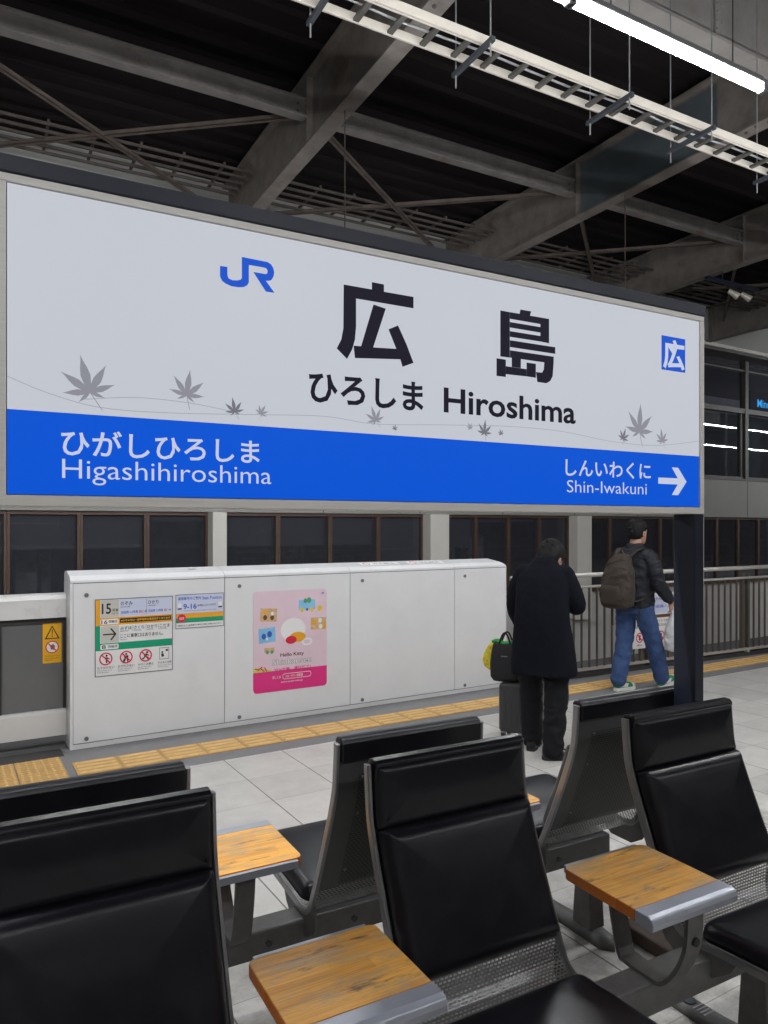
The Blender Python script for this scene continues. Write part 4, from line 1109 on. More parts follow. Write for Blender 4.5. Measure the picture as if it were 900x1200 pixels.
sq = MB().sheet(rect(2.1513, 2.2776, 2.2438, 2.3672), S(0.0018)).build('city_mark', 'lit_logo', sg)
put_text(MB(), '広', 2.1579, 2.2727, 2.2485, 2.3572, S(0.003), 0.03).build('city_mark_character', 'lit_letter', sq)
def leaf(cx, cz, s, rot, dark):
    m = MB()
    lobes = [(90, 1.0), (48, 0.86), (132, 0.86), (8, 0.68), (172, 0.68), (-32, 0.40), (212, 0.40)]
    for k, (a, l) in enumerate(lobes):
        a = R(a + rot); L = s * 0.62 * l
        d = (math.cos(a), math.sin(a)); n = (-d[1], d[0])
        wv = [(0.0, 0.03), (0.2, 0.085), (0.45, 0.125), (0.65, 0.09), (0.85, 0.03), (1.0, 0.0)]
        pts = [(cx + d[0] * L * u + n[0] * L * w_, cz + d[1] * L * u + n[1] * L * w_) for u, w_ in wv] + [(cx + d[0] * L * u - n[0] * L * w_, cz + d[1] * L * u - n[1] * L * w_) for u, w_ in reversed(wv[:-1])]
        m.sheet(pts, S(0.0020 + 0.00006 * k))
    a = R(-70 + rot)
    e = (cx + 0.34 * s * math.cos(a), cz + 0.34 * s * math.sin(a))
    m.sheet([(cx - 0.006 * s, cz), (cx + 0.012 * s, cz), (e[0] + 0.008 * s, e[1]), (e[0] - 0.006 * s, e[1])], S(0.0026))
    m.build('maple_leaf', 'lit_leaf_dark' if dark else 'lit_leaf', sg)
for (a, b_, c_), rot, dk in zip([(0.228, 1.992, 0.142), (0.452, 2.004, 0.106), (0.575, 1.972, 0.063), (0.644, 1.973, 0.044), (0.985, 1.978, 0.072), (1.046, 1.958, 0.025), (1.312, 1.978, 0.032), (1.364, 1.966, 0.070), (1.429, 1.967, 0.03), (2.038, 2.012, 0.165), (1.958, 1.983, 0.066), (2.155, 1.985, 0.078)],
                            [14, -8, 10, -30, 20, -10, 30, -5, 20, -4, -20, 8], [0, 0, 1, 0, 0, 1, 0, 1, 1, 0, 1, 0]):
    leaf(a, b_, c_, rot, dk)
def ribbon(pts, wd):
    m = MB(); ps = []
    for i in range(len(pts) - 1):
        p0 = Vector(pts[max(i - 1, 0)]); p1 = Vector(pts[i]); p2 = Vector(pts[i + 1]); p3 = Vector(pts[min(i + 2, len(pts) - 1)])
        for k in range(8):
            u = k / 8
            ps.append(0.5 * ((2 * p1) + (p2 - p0) * u + (2 * p0 - 5 * p1 + 4 * p2 - p3) * u * u + (3 * p1 - p0 - 3 * p2 + p3) * u ** 3))
    ps.append(Vector(pts[-1]))
    n = 0
    for p in ps:
        m.v += [(p.x, SY - 0.0016, p.y - wd), (p.x, SY - 0.0016, p.y + wd)]
    for i in range(len(ps) - 1):
        m.f.append((2 * i, 2 * i + 2, 2 * i + 3, 2 * i + 1))
    return m
ribbon([(0.0565, 2.0125), (0.1457, 1.9806), (0.2557, 1.958), (0.4138, 1.9577), (0.6321, 1.9695), (0.8261, 1.9791), (0.9846, 1.9688), (1.2158, 1.9818), (1.4732, 1.9935), (1.6863, 1.9906), (1.9193, 1.9698), (2.1306, 1.9692), (2.3502, 1.9968)], 0.0006).build('vine_line', 'lit_leaf', sg)
ribbon([(0.2183, 1.9749), (0.333, 1.9886), (0.4555, 1.9862), (0.56, 1.974)], 0.0006).build('vine_line', 'lit_leaf', sg)

# ------------------------------------------------------------------ benches
YA = 1.853
CW = 0.506
def smooth_curve(pts, n=10):
    pts = [Vector(p) for p in pts]; out = []
    for i in range(len(pts) - 1):
        p0, p1, p2, p3 = pts[max(i - 1, 0)], pts[i], pts[i + 1], pts[min(i + 2, len(pts) - 1)]
        for k in range(n):
            u = k / n
            out.append(0.5 * ((2 * p1) + (p2 - p0) * u + (2 * p0 - 5 * p1 + 4 * p2 - p3) * u * u + (3 * p1 - p0 - 3 * p2 + p3) * u ** 3))
    out.append(pts[-1])
    return out
# rear shell of a chair, (distance from the bench axis, height), top to seat front
SHELL = smooth_curve([(0.100, 1.040), (0.106, 0.965), (0.122, 0.868), (0.196, 0.68), (0.270, 0.515), (0.305, 0.455), (0.36, 0.432), (0.46, 0.437), (0.62, 0.446), (0.80, 0.452), (0.835, 0.445)], 6)
def seglen(c):
    L = [0.0]
    for i in range(1, len(c)): L.append(L[-1] + (c[i] - c[i - 1]).length)
    return L
SL = seglen(SHELL)
def shell_at(s):
    s = max(0, min(SL[-1], s))
    for i in range(1, len(SL)):
        if s <= SL[i] + 1e-9:
            u = (s - SL[i - 1]) / max(1e-9, SL[i] - SL[i - 1])
            p = SHELL[i - 1].lerp(SHELL[i], u); d = (SHELL[i] - SHELL[i - 1]).normalized()
            return p, d
    return SHELL[-1], (SHELL[-1] - SHELL[-2]).normalized()
def nrm(d):                           # sitting side of the shell
    return Vector((-d.y, d.x)) if (-d.y) > 0 or d.x > 0.7 else Vector((d.y, -d.x))

def chair_map(x0, sgn):
    if sgn < 0:
        return lambda u, d, z: (x0 + u, YA - d, z)
    return lambda u, d, z: (x0 + CW - u, YA + d, z)

def pad(F, u0, u1, s0, s1, base, T, rc, rd, crown, dish=0.0):
    """upholstered pad on the shell between arc lengths s0, s1"""
    mb = MB()
    hu, hs = (u1 - u0) / 2, (s1 - s0) / 2
    cu, cs = (u0 + u1) / 2, (s0 + s1) / 2
    N = 64
    def outline(ins):
        a, b = hu - ins, hs - ins
        r = max(0.004, rc - ins * 0.9)
        r = min(r, a - 1e-4, b - 1e-4)
        per = []
        segs = [((a - r, b - r), 0), ((-(a - r), b - r), 90), ((-(a - r), -(b - r)), 180), ((a - r, -(b - r)), 270)]
        raw = []
        for q, ((cx, cy), a0) in enumerate(segs):
            for k in range(8):
                an = R(a0 + 90 * k / 7)
                raw.append((cx + r * math.cos(an), cy + r * math.sin(an)))
            nx = segs[(q + 1) % 4]
            e = (nx[0][0] + r * math.cos(R(nx[1])), nx[0][1] + r * math.sin(R(nx[1])))
            st_ = raw[-1]
            for k in range(1, 8):
                raw.append((st_[0] + (e[0] - st_[0]) * k / 8, st_[1] + (e[1] - st_[1]) * k / 8))
        return raw
    def P3(a, b, h):
        p, d = shell_at(cs + b)
        n = nrm(d)
        q = p + n * (base + h)
        return F(cu + a, q.x, q.y)
    rings = []
    rings.append([P3(a, b, 0.0) for a, b in outline(0.006)])
    K = 7
    for k in range(K + 1):
        th = k / K * math.pi / 2
        ins = rd * (1 - math.sin(th)) if False else rd * (1 - math.cos(th))
        h = T * (0.12 + 0.88 * math.sin(th))
        rings.append([P3(a, b, h) for a, b in outline(ins)])
    m_in = min(hu, hs)
    for fr in (0.35, 0.5, 0.65, 0.8, 0.92, 0.985):
        ins = rd + (m_in - rd - 0.002) * (fr - 0.2) / 0.8
        e = (ins - rd) / (m_in - rd)
        bul = crown * (1 - (1 - e) ** 2) - dish * e * e
        rings.append([P3(a, b, T + bul) for a, b in outline(ins)])
    mb.rings(rings)
    return mb

def build_chair(par, x0, sgn, label=None):
    F = chair_map(x0, sgn)
    # frame: two side rails sweeping from the top of the back to the front of the seat
    n = len(SHELL)
    sB = SL[23]                        # where the back turns into the seat
    def plate(ua, ub, sa, sb, nm, mat, off=0.0, uvs=False, parent=None):
        m = MB(); m.uv = [] if uvs else None
        K = 26
        for k in range(K + 1):
            s = sa + (sb - sa) * k / K
            p, d = shell_at(s); nn = nrm(d); q = p + nn * off
            for u in (ua, ub):
                m.v.append(F(u, q.x, q.y))
                if uvs: m.uv.append((u, s))
        for k in range(K):
            m.f.append((2 * k, 2 * k + 1, 2 * k + 3, 2 * k + 2))
        return m.build(nm, mat, parent)
    c = plate(0.0, CW, sB + 0.0002, SL[-1], 'chair', 'perforated_seat', 0.004, True, par)
    if label: c['label'] = label
    for uc in (-0.0065, CW + 0.0065):
        fr = MB(); rr = []
        for i, p in enumerate(SHELL):
            d = (SHELL[min(i + 1, len(SHELL) - 1)] - SHELL[max(i - 1, 0)]).normalized(); n = nrm(d)
            wdt = 0.020
            rr.append([F(uc + a, p.x + n.x * b, p.y + n.y * b) for a, b in ((-0.006, -0.004), (-0.0035, -0.0075), (0.0035, -0.0075), (0.006, -0.004), (0.006, wdt - 0.006), (0.0035, wdt), (-0.0035, wdt), (-0.006, wdt - 0.006))])
        fr.rings(rr)
        fr.build('side_rail', 'rail_steel', c, smooth=False, bevel=0.002)
    # plain margins of the back plate
    plate(0.0, 0.068, 0.0, sB, 'back_plate', 'seat_steel', parent=c)
    plate(CW - 0.068, CW, 0.0, sB, 'back_plate', 'seat_steel', parent=c)
    plate(0.0682, CW - 0.0682, 0.0, 0.105, 'back_plate', 'seat_steel', parent=c)
    plate(0.0682, CW - 0.0682, 0.1052, sB, 'perforated_back', 'perforated_back', 0.0, True, parent=c)
    plate(0.004, CW - 0.004, 0.0, SL[23] - 0.01, 'back_board', 'rubber', 0.007, parent=c)
    sc = MB()
    for uu in (0.078, CW - 0.078):
        for s in (0.110, 0.235, 0.46):
            p, d = shell_at(s); nn = nrm(d); q = p - nn * 0.003
            sc.ball(F(uu, q.x, q.y), 0.0042, 8, 5)
    sc.build('screw', 'case_metal', c)
    # upholstery
    sk = 0.0
    for i, p in enumerate(SHELL):
        if p.y <= 0.868: sk = SL[i]; break
    pad(F, 0.002, CW - 0.002, -0.004, sk + 0.004, 0.010, 0.038, 0.016, 0.030, 0.005).build('headrest_cushion', 'leather', c, smooth=True)
    pad(F, 0.002, CW - 0.002, sk - 0.006, SL[24] - 0.010, 0.012, 0.058, 0.020, 0.044, 0.005).build('back_cushion', 'leather', c, smooth=True)
    # leather wrapped over the top edge
    wr = MB()
    prof = [(0.088, 0.985), (0.087, 1.040), (0.092, 1.051), (0.106, 1.056), (0.128, 1.054), (0.138, 1.044), (0.130, 1.00), (0.112, 0.985)]
    wr.prism(prof, lambda a, b: F(0.003, a, b), lambda a, b: F(CW - 0.003, a, b))
    wr.build('headrest_wrap', 'leather', c, bevel=0.004)
    # seat pad: from the seat hollow to the front edge
    s0 = None
    for i, p in enumerate(SHELL):
        if p.x > 0.372 and p.y < 0.5: s0 = SL[i]; break
    pad(F, 0.004, CW - 0.004, s0, SL[-1] + 0.0, 0.012, 0.052, 0.045, 0.036, 0.004, 0.004).build('seat_cushion', 'leather', c, smooth=True)
    # brackets down to the beam
    for ua in (-0.012, CW + 0.002):
        b = MB()
        b.prism([(0.262, 0.492), (0.285, 0.470), (0.33, 0.436), (0.52, 0.440), (0.50, 0.405), (0.44, 0.36), (0.33, 0.36), (0.272, 0.395), (0.258, 0.42)], lambda p, q: F(ua, p, q), lambda p, q: F(ua + 0.010, p, q))
        b.build('seat_bracket', 'cast_metal', c, bevel=0.003)
    return c

def build_table(par, x0, sgn, dx=0.3335):
    d0, d1 = 0.217, 0.5505            # back and front edge
    if sgn < 0: G = lambda u, d, z: (x0 + u, YA - d, z)
    else: G = lambda u, d, z: (x0 + dx - u, YA + d, z)
    zt = 0.679
    pl_ = [(p, q) for p, q in rrect(0, dx, d0, d1 - 0.062, 0.022, corners=(1, 1, 0, 0))]
    o = MB().prism(pl_, lambda p, q: G(p, q, zt - 0.032), lambda p, q: G(p, q, zt)).build('side_table', 'worn_wood', par, bevel=0.003)
    m = MB()
    pr = [(d1 - 0.061, zt - 0.032), (d1 - 0.061, zt + 0.0005), (d1 - 0.020, zt + 0.0005), (d1 - 0.006, zt - 0.005), (d1, zt - 0.018), (d1 - 0.002, zt - 0.034), (d1 - 0.012, zt - 0.038), (d1 - 0.03, zt - 0.036)]
    m.prism(pr, lambda p, q: G(-0.001, p, q), lambda p, q: G(dx + 0.001, p, q)).build('metal_edge', 'table_trim', o, bevel=0.003)
    m = MB().quad_box(*sorted((G(0.02, 0, 0)[0], G(dx - 0.02, 0, 0)[0])), *sorted((G(0, d0 - 0.014, 0)[1], G(0, d0 - 0.0005, 0)[1])), zt - 0.026, zt - 0.004)
    m.build('back_strip', 'table_trim', o)
    # U bracket: two arms and a bow under the table
    path = smooth_curve([(0.258, 0.645), (0.274, 0.54), (0.302, 0.432), (0.325, 0.419), (0.410, 0.416), (0.455, 0.424), (0.500, 0.478), (0.532, 0.555), (0.540, 0.645)], 5)
    rr = []
    for i, p in enumerate(path):
        d = (path[min(i + 1, len(path) - 1)] - path[max(i - 1, 0)]).normalized(); n = Vector((-d.y, d.x))
        hw = 0.030
        rr.append([G(dx / 2 + a, p.x + n.x * b, p.y + n.y * b) for a, b in ((-hw, -0.006), (hw, -0.006), (hw, 0.006), (-hw, 0.006))])
    MB().rings(rr).build('table_bracket', 'cast_metal', o, bevel=0.002)
    ey = G(0, 0.5405, 0)[1]; ex = G(dx / 2, 0, 0)[0]
    MB().tube([(ex, ey - 0.0085, 0.575), (ex, ey + 0.0085, 0.575)], 0.012, 10).build('bracket_slot', 'rubber', o)
    return o

def build_bench(label, sgn, xs, legs, tables, bx0, bx1, tip):
    t = thing('bench', label, 'bench', (1.2, YA + sgn * 0.4, 0))
    Yd = lambda d: YA + sgn * d
    y0, y1 = sorted((Yd(0.345), Yd(0.435)))
    bm_ = MB().quad_box(bx0, bx1, y0, y1, 0.325, 0.415).build('beam', 'cast_metal', t, bevel=0.008)
    b = MB()
    for X in [bx0 + 0.15 * k for k in range(int((bx1 - bx0) / 0.15))]:
        yy = Yd(0.3449)
        b.tube([(X, yy, 0.37), (X, yy - sgn * 0.006, 0.37)], 0.011, 8)
    b.build('bolt', 'case_grey', bm_)
    for X in legs:
        ya, yb = sorted((Yd(0.35), Yd(0.43)))
        l = MB().hexa([(X - 0.040, ya - 0.012, 0.045), (X + 0.040, ya - 0.012, 0.045), (X + 0.040, yb + 0.012, 0.045), (X - 0.040, yb + 0.012, 0.045), (X - 0.030, ya, 0.326), (X + 0.030, ya, 0.326), (X + 0.030, yb, 0.326), (X - 0.030, yb, 0.326)]).build('leg', 'cast_metal', t, bevel=0.006)
        d1 = 0.78
        rr = []
        for k in range(15):
            u = k / 14; d = tip + (d1 - tip) * u
            e = min(1, math.sqrt(max(0.0, 1 - (1 - min(1, u / 0.08)) ** 2)) + 0.05, math.sqrt(max(0.0, 1 - (1 - min(1, (1 - u) / 0.08)) ** 2)) + 0.05)
            hw = 0.042 * e; hh = (0.030 + 0.022 * math.exp(-((d - 0.39) / 0.12) ** 2)) * (0.6 + 0.4 * e)
            rr.append([(X + hw * a, Yd(d), hh * b_) for a, b_ in ((-1, 0.0), (-1, 0.55), (-0.72, 0.92), (0, 1.0), (0.72, 0.92), (1, 0.55), (1, 0.0))])
        MB().rings(rr).build('foot', 'cast_metal', l, smooth=True)
        for dd in (tip + 0.10,):
            MB().tube([(X, Yd(dd), 0.027), (X, Yd(dd), 0.034)], [0.024, 0.022], 14).build('foot_pad', 'bracket_blue', l)
            for q in range(4):
                yq = Yd(dd + 0.036 + 0.014 * q)
                MB().quad_box(X - 0.026, X + 0.026, yq - 0.003, yq + 0.003, 0.024, 0.033).build('foot_rib', 'galvanised', l)
    for X in xs: build_chair(t, X, sgn)
    for X in tables: build_table(t, X, sgn)
    return t
build_bench('front bench of black leather seats and worn wooden tables, facing the camera', -1, (-0.019, 0.921, 1.885), (0.25, 2.165), (0.541, 1.5017), -0.25, 2.23, 0.03)
build_bench('rear bench of black seats facing the gates, seen from its perforated backs', 1, (-0.026, 0.930, 1.872), (0.25, 2.20), (0.529, 1.471), -0.25, 2.28, 0.245)

# ------------------------------------------------------------------ people
def bake(mb, voxel, smooth_it=4, M=None):
    """merge overlapping limbs into one continuous skin"""
    me = bpy.data.meshes.new('skin'); me.from_pydata([tuple(M @ Vector(p)) if M is not None else p for p in mb.v], [], mb.f)
    self_oriented(me)
    o = bpy.data.objects.new('skin', me); COL.objects.link(o)
    r = o.modifiers.new('r', 'REMESH'); r.mode = 'VOXEL'; r.voxel_size = voxel
    s = o.modifiers.new('s', 'SMOOTH'); s.iterations = smooth_it; s.factor = 0.5
    dg = bpy.context.evaluated_depsgraph_get()
    out = bpy.data.meshes.new_from_object(o.evaluated_get(dg))
    bpy.data.objects.remove(o); bpy.data.meshes.remove(me)
    return out
from mathutils import noise as mn
def crumple(me, amp, freq, str_=(1, 1, 1), z0=-9, z1=9):
    me.update()
    nn = [v.normal.copy() for v in me.vertices]
    for v, n in zip(me.vertices, nn):
        if z0 <= v.co.z <= z1:
            q = Vector((v.co.x * str_[0], v.co.y * str_[1], v.co.z * str_[2])) * freq
            r = 1 - 2 * abs(mn.noise(q + 0.6 * mn.noise_vector(q * 0.6)))
            v.co += n * amp * r
def ell(c, rx, ry, n=20, p=2.3, rot=0.0):
    out = []
    for j in range(n):
        a = 2 * math.pi * j / n
        ca, sa = math.cos(a), math.sin(a)
        x = rx * math.copysign(abs(ca) ** (2 / p), ca); y = ry * math.copysign(abs(sa) ** (2 / p), sa)
        out.append((c[0] + x * math.cos(rot) - y * math.sin(rot), c[1] + x * math.sin(rot) + y * math.cos(rot), c[2]))
    return out
def limb(mb, pts, rs, n=14):
    c = smooth_curve(pts, 5)
    k = len(c) - 1; rr = []
    for i in range(len(c)):
        u = i / k * (len(rs) - 1); a = int(min(u, len(rs) - 2)); rr.append(rs[a] + (rs[a + 1] - rs[a]) * (u - a))
    mb.tube(c, rr, n)
    mb.ball(pts[0], rs[0] * 0.97, n); mb.ball(pts[-1], rs[-1] * 0.97, n)
def head_mesh(mb, T):
    prof = [(0.0, 0.052, 0.024, 0.026), (0.012, 0.046, 0.040, 0.046), (0.035, 0.032, 0.055, 0.066), (0.065, 0.020, 0.063, 0.080), (0.10, 0.010, 0.069, 0.090), (0.135, 0.004, 0.073, 0.097), (0.17, -0.002, 0.072, 0.096), (0.20, -0.006, 0.062, 0.083), (0.222, -0.008, 0.042, 0.058), (0.234, -0.008, 0.018, 0.026)]
    n0 = len(mb.v)
    mb.rings([ell((0, cy, z), rx, ry, 24, 2.1) for z, cy, rx, ry in prof])
    mb.tube([(0, 0.092, 0.128), (0, 0.112, 0.098), (0, 0.122, 0.086), (0, 0.106, 0.076)], [0.007, 0.011, 0.014, 0.010], 8)      # nose
    mb.tube([(-0.022, 0.092, 0.052), (0, 0.101, 0.054), (0.022, 0.092, 0.052)], [0.006, 0.009, 0.006], 8)                      # lips
    mb.tube([(-0.05, 0.080, 0.132), (0, 0.100, 0.132), (0.05, 0.080, 0.132)], [0.008, 0.010, 0.008], 8)                        # brow
    for s in (-1, 1):
        mb.rings([ell((s * x, -0.010 - 0.006 * k, 0.098), 0.006, 0.0) if False else [(s * x, -0.010 - r * 0.6 * math.cos(a), 0.098 + r * math.sin(a)) for a in [2 * math.pi * j / 12 for j in range(12)]] for k, (x, r) in enumerate(((0.062, 0.020), (0.078, 0.030), (0.086, 0.031), (0.088, 0.022)))])
    for i in range(n0, len(mb.v)): mb.v[i] = tuple(T @ Vector(mb.v[i]))
def hair_mesh(mb, T, back=0.04, seed=1, tufts=70):
    rnd = random.Random(seed)
    prof = [(back, -0.040, 0.052, 0.052), (back + 0.02, -0.036, 0.068, 0.066), (0.09, -0.028, 0.078, 0.080), (0.12, -0.022, 0.082, 0.088), (0.150, -0.010, 0.083, 0.101), (0.18, -0.002, 0.081, 0.106), (0.21, -0.005, 0.070, 0.094), (0.235, -0.008, 0.048, 0.068), (0.250, -0.008, 0.018, 0.03)]
    n0 = len(mb.v)
    mb.rings([ell((0, cy, z), rx, ry, 28, 2.1) for z, cy, rx, ry in prof])
    for k in range(tufts):            # tufts
        a = rnd.uniform(0, 2 * math.pi); z = rnd.uniform(0.10, 0.235)
        if math.sin(a) > 0.3 and z < 0.165: continue
        rr_ = math.sqrt(max(0.02, 1 - ((z - 0.13) / 0.125) ** 2))
        p = Vector((0.080 * rr_ * math.cos(a), -0.012 + 0.098 * rr_ * math.sin(a), z))
        d = Vector((math.cos(a) * 0.4 + rnd.uniform(-.3, .3), math.sin(a) * 0.4 + rnd.uniform(-.3, .3), rnd.uniform(-1.0, 0.5))).normalized()
        mb.tube([p - d * 0.006, p + d * 0.010, p + d * 0.022], [0.009, 0.0075, 0.003], 6)
    for i in range(n0, len(mb.v)): mb.v[i] = tuple(T @ Vector(mb.v[i]))
def hand(mb, wrist, direc, palm_n, side, curl=0.6):
    """palm plus five bent fingers; side: direction of the thumb"""
    w, d, n, s = Vector(wrist), Vector(direc).normalized(), Vector(palm_n).normalized(), Vector(side).normalized()
    rr = []
    for u, hw, th in ((0.0, 0.024, 0.019), (0.03, 0.034, 0.017), (0.07, 0.040, 0.015), (0.088, 0.038, 0.012)):
        c = w + d * u
        rr.append([c + s * hw * math.cos(a) + n * th * math.sin(a) for a in [2 * math.pi * j / 12 for j in range(12)]])
    mb.rings(rr)
    for k, (off, L) in enumerate(((0.029, 0.070), (0.010, 0.079), (-0.010, 0.073), (-0.029, 0.058))):
        p = w + d * 0.078 + s * off; pts = [p]; dd = d.copy()
        for q in range(3):
            a = curl * (0.6 + 0.35 * q)
            dd = (dd * math.cos(a) + n * math.sin(a)).normalized()
            p = p + dd * L * (0.45, 0.32, 0.23)[q]; pts.append(p)
        mb.tube(pts, [0.0092, 0.0088, 0.008, 0.0065], 8); mb.ball(pts[-1], 0.0065, 8, 5)
    p0 = w + d * 0.02 + s * 0.026; p1 = p0 + (d * 0.6 + s * 0.8).normalized() * 0.036; p2 = p1 + (d + n * 0.5).normalized() * 0.030; p3 = p2 + (d + n * 0.9).normalized() * 0.022
    mb.tube([p0, p1, p2, p3], [0.013, 0.011, 0.0098, 0.0075], 8)
def shoe(L, z_sole, T, up, sole):
    """returns (upper, sole) meshes of one shoe; +y is the toe"""
    a = MB(); b = MB()
    sec = [(-0.085, 0.030, 0.075), (-0.06, 0.037, 0.085), (-0.02, 0.038, 0.080), (0.03, 0.041, 0.062), (0.08, 0.046, 0.050), (0.12, 0.047, 0.043), (0.155, 0.040, 0.034), (0.175, 0.022, 0.024)]
    rr = []
    for y, hw, h in sec:
        rr.append([(hw * c, y, z_sole + h * s_) for c, s_ in ((-0.98, 0.0), (-1, 0.3), (-0.82, 0.7), (-0.4, 0.97), (0, 1.03), (0.4, 0.97), (0.82, 0.7), (1, 0.3), (0.98, 0.0))])
    a.rings(rr)
    pl_ = [(0.0, -0.094), (0.030, -0.084), (0.041, -0.04), (0.042, 0.02), (0.050, 0.09), (0.049, 0.13), (0.034, 0.17), (0.0, 0.184), (-0.034, 0.17), (-0.049, 0.13), (-0.050, 0.09), (-0.042, 0.02), (-0.041, -0.04), (-0.030, -0.084)]
    b.prism(pl_, lambda p, q: (p, q, 0.0), lambda p, q: (p, q, z_sole + 0.002))
    for m in (a, b):
        m.v = [tuple(T @ Vector(p)) for p in m.v]
    return a, b

# ---- man in the black coat, seen from behind
p1 = thing('person', 'person in a long black coat seen from behind, head bowed, beside a suitcase', 'person', (3.63, 4.17, 0))
M1 = Matrix.Translation((3.63, 4.17, 0)) @ Matrix.Rotation(R(36) - R(90), 4, 'Z')
HT = Matrix.Translation((-0.012, 0.180, 1.335)) @ Matrix.Rotation(R(-18), 4, 'Z') @ Matrix.Rotation(R(-36), 4, 'X') @ Matrix.Scale(1.07, 4)
body = MB()
head_mesh(body, HT)
limb(body, [(0, 0.10, 1.32), (0.01, 0.165, 1.40)], [0.056, 0.052])
body.rings([ell((0, y, z), rx, ry) for z, y, rx, ry in ((0.86, 0.0, 0.15, 0.10), (1.0, 0.01, 0.16, 0.11), (1.2, 0.05, 0.17, 0.11), (1.32, 0.08, 0.15, 0.09), (1.38, 0.10, 0.06, 0.06))])
for s, ft, kn in ((1, (0.10, -0.09, 0.08), (0.105, -0.01, 0.47)), (-1, (-0.10, 0.12, 0.08), (-0.10, 0.10, 0.48))):
    limb(body, [(s * 0.085, 0.0, 0.88), kn, ft], [0.080, 0.055, 0.040])
limb(body, [(-0.15, 0.08, 1.31), (-0.222, 0.10, 1.07), (-0.225, 0.24, 0.92)], [0.045, 0.038, 0.027])
limb(body, [(0.15, 0.08, 1.31), (0.228, 0.10, 1.09), (0.10, 0.30, 1.12)], [0.045, 0.038, 0.027])
hand(body, (-0.225, 0.245, 0.915), (0.02, 0.5, -0.75), (0, -0.7, -0.5), (1, 0, 0), 0.9)
hand(body, (0.095, 0.305, 1.122), (-0.8, 0.5, 0.25), (0, -0.3, 0.95), (0.3, 0.8, 0.3), 0.5)
me = bake(body, 0.0065, 3, M1); link('body', me, 'skin', p1, smooth=True)
hm = MB(); hair_mesh(hm, HT @ Matrix.Diagonal((1.10, 1.04, 1.0, 1)), 0.045, 3, 24)
link('hair', bake(hm, 0.0045, 4, M1), 'hair_black', p1, smooth=True)
coat = MB()
coat.rings([ell((x, y, z), rx, ry, 28, 2.5) for x, y, z, rx, ry in ((0.015, 0.0, 0.600, 0.236, 0.165), (0.012, 0.0, 0.70, 0.226, 0.160), (0.005, 0.0, 0.86, 0.212, 0.152), (0, 0.0, 0.98, 0.198, 0.146), (0, 0.01, 1.08, 0.192, 0.140), (0, 0.04, 1.20, 0.190, 0.142), (0, 0.065, 1.30, 0.188, 0.126), (0, 0.082, 1.350, 0.165, 0.104), (0, 0.097, 1.39, 0.105, 0.082), (0, 0.108, 1.425, 0.078, 0.070))])
limb(coat, [(-0.150, 0.078, 1.322), (-0.208, 0.080, 1.20), (-0.232, 0.10, 1.07), (-0.225, 0.235, 0.93)], [0.068, 0.062, 0.056, 0.048])
limb(coat, [(0.150, 0.078, 1.322), (0.208, 0.070, 1.20), (0.238, 0.095, 1.09), (0.110, 0.285, 1.12)], [0.068, 0.062, 0.058, 0.050])
coat.rings([ell((0, 0.108, 1.40), 0.082, 0.074), ell((0, 0.122, 1.445), 0.072, 0.066)])
cm_ = bake(coat, 0.009, 5, M1)
rnd = random.Random(5)
for v in cm_.vertices:                 # long soft folds
    q = v.co
    if q.z < 1.1:
        v.co += Vector((math.cos(q.x * 40 + q.y * 33), math.sin(q.y * 38 - q.x * 21), 0)) * 0.006 * (1.15 - q.z)
crumple(cm_, 0.008, 7, (1, 1, 0.35)); crumple(cm_, 0.002, 22, (1, 1, 0.8))
link('coat', cm_, 'coat_black', p1, smooth=True)
vent = MB()
vent.sheet([(0.0, 0), (0.004, 0), (0.004, 1), (0.0, 1)], lambda p, q: tuple(M1 @ Vector((p, -0.168 + 0.010 * q, 0.61 + 0.28 * q))))
tr = MB()
tr.rings([ell((0, 0.0, z), rx, ry) for z, rx, ry in ((0.78, 0.16, 0.11), (0.90, 0.17, 0.125), (0.98, 0.16, 0.12))])
limb(tr, [(0.092, 0.0, 0.84), (0.108, -0.015, 0.47), (0.100, -0.095, 0.075)], [0.105, 0.083, 0.070])
limb(tr, [(-0.092, 0.0, 0.84), (-0.104, 0.095, 0.48), (-0.100, 0.110, 0.075)], [0.105, 0.083, 0.070])
tm_ = bake(tr, 0.009, 4, M1); crumple(tm_, 0.009, 13, (0.7, 0.7, 1.1))
link('trousers', tm_, 'trousers_black', p1, smooth=True)
for (fx, fy, rot) in ((0.108, -0.070, -62), (-0.10, 0.125, 4)):
    T = M1 @ Matrix.Translation((fx, fy, 0)) @ Matrix.Rotation(R(rot), 4, 'Z')
    a, b = shoe(0.27, 0.022, T, '', '')
    s_ = a.build('shoe', 'shoe_black', p1, smooth=True); b.build('sole', 'rubber', s_)

# ---- suitcase and bags of that man
CM = Matrix.Translation((3.785, 4.565, 0)) @ Matrix.Rotation(R(36) - R(90), 4, 'Z')
sc_ = thing('suitcase', 'dark grey wheeled suitcase standing at the left leg of the coated man', 'suitcase', (3.785, 4.565, 0))
MB(CM).quad_box(-0.175, 0.175, -0.115, 0.115, 0.055, 0.445).build('shell', 'case_grey', sc_, bevel=0.035, seg=4)
m = MB(CM)
for k in range(6):
    x_ = -0.125 + 0.05 * k
    m.quad_box(x_ - 0.009, x_ + 0.009, -0.1185, -0.1155, 0.10, 0.40)
m.build('rib', 'case_grey', sc_)
for x_ in (-0.07, 0.07):
    MB(CM).tube([(x_, 0.09, 0.43), (x_, 0.09, 0.84)], 0.008, 8).build('handle_rod', 'case_metal', sc_)
MB(CM).tube([(-0.09, 0.09, 0.845), (0.09, 0.09, 0.845)], 0.014, 8).build('handle', 'rubber', sc_)
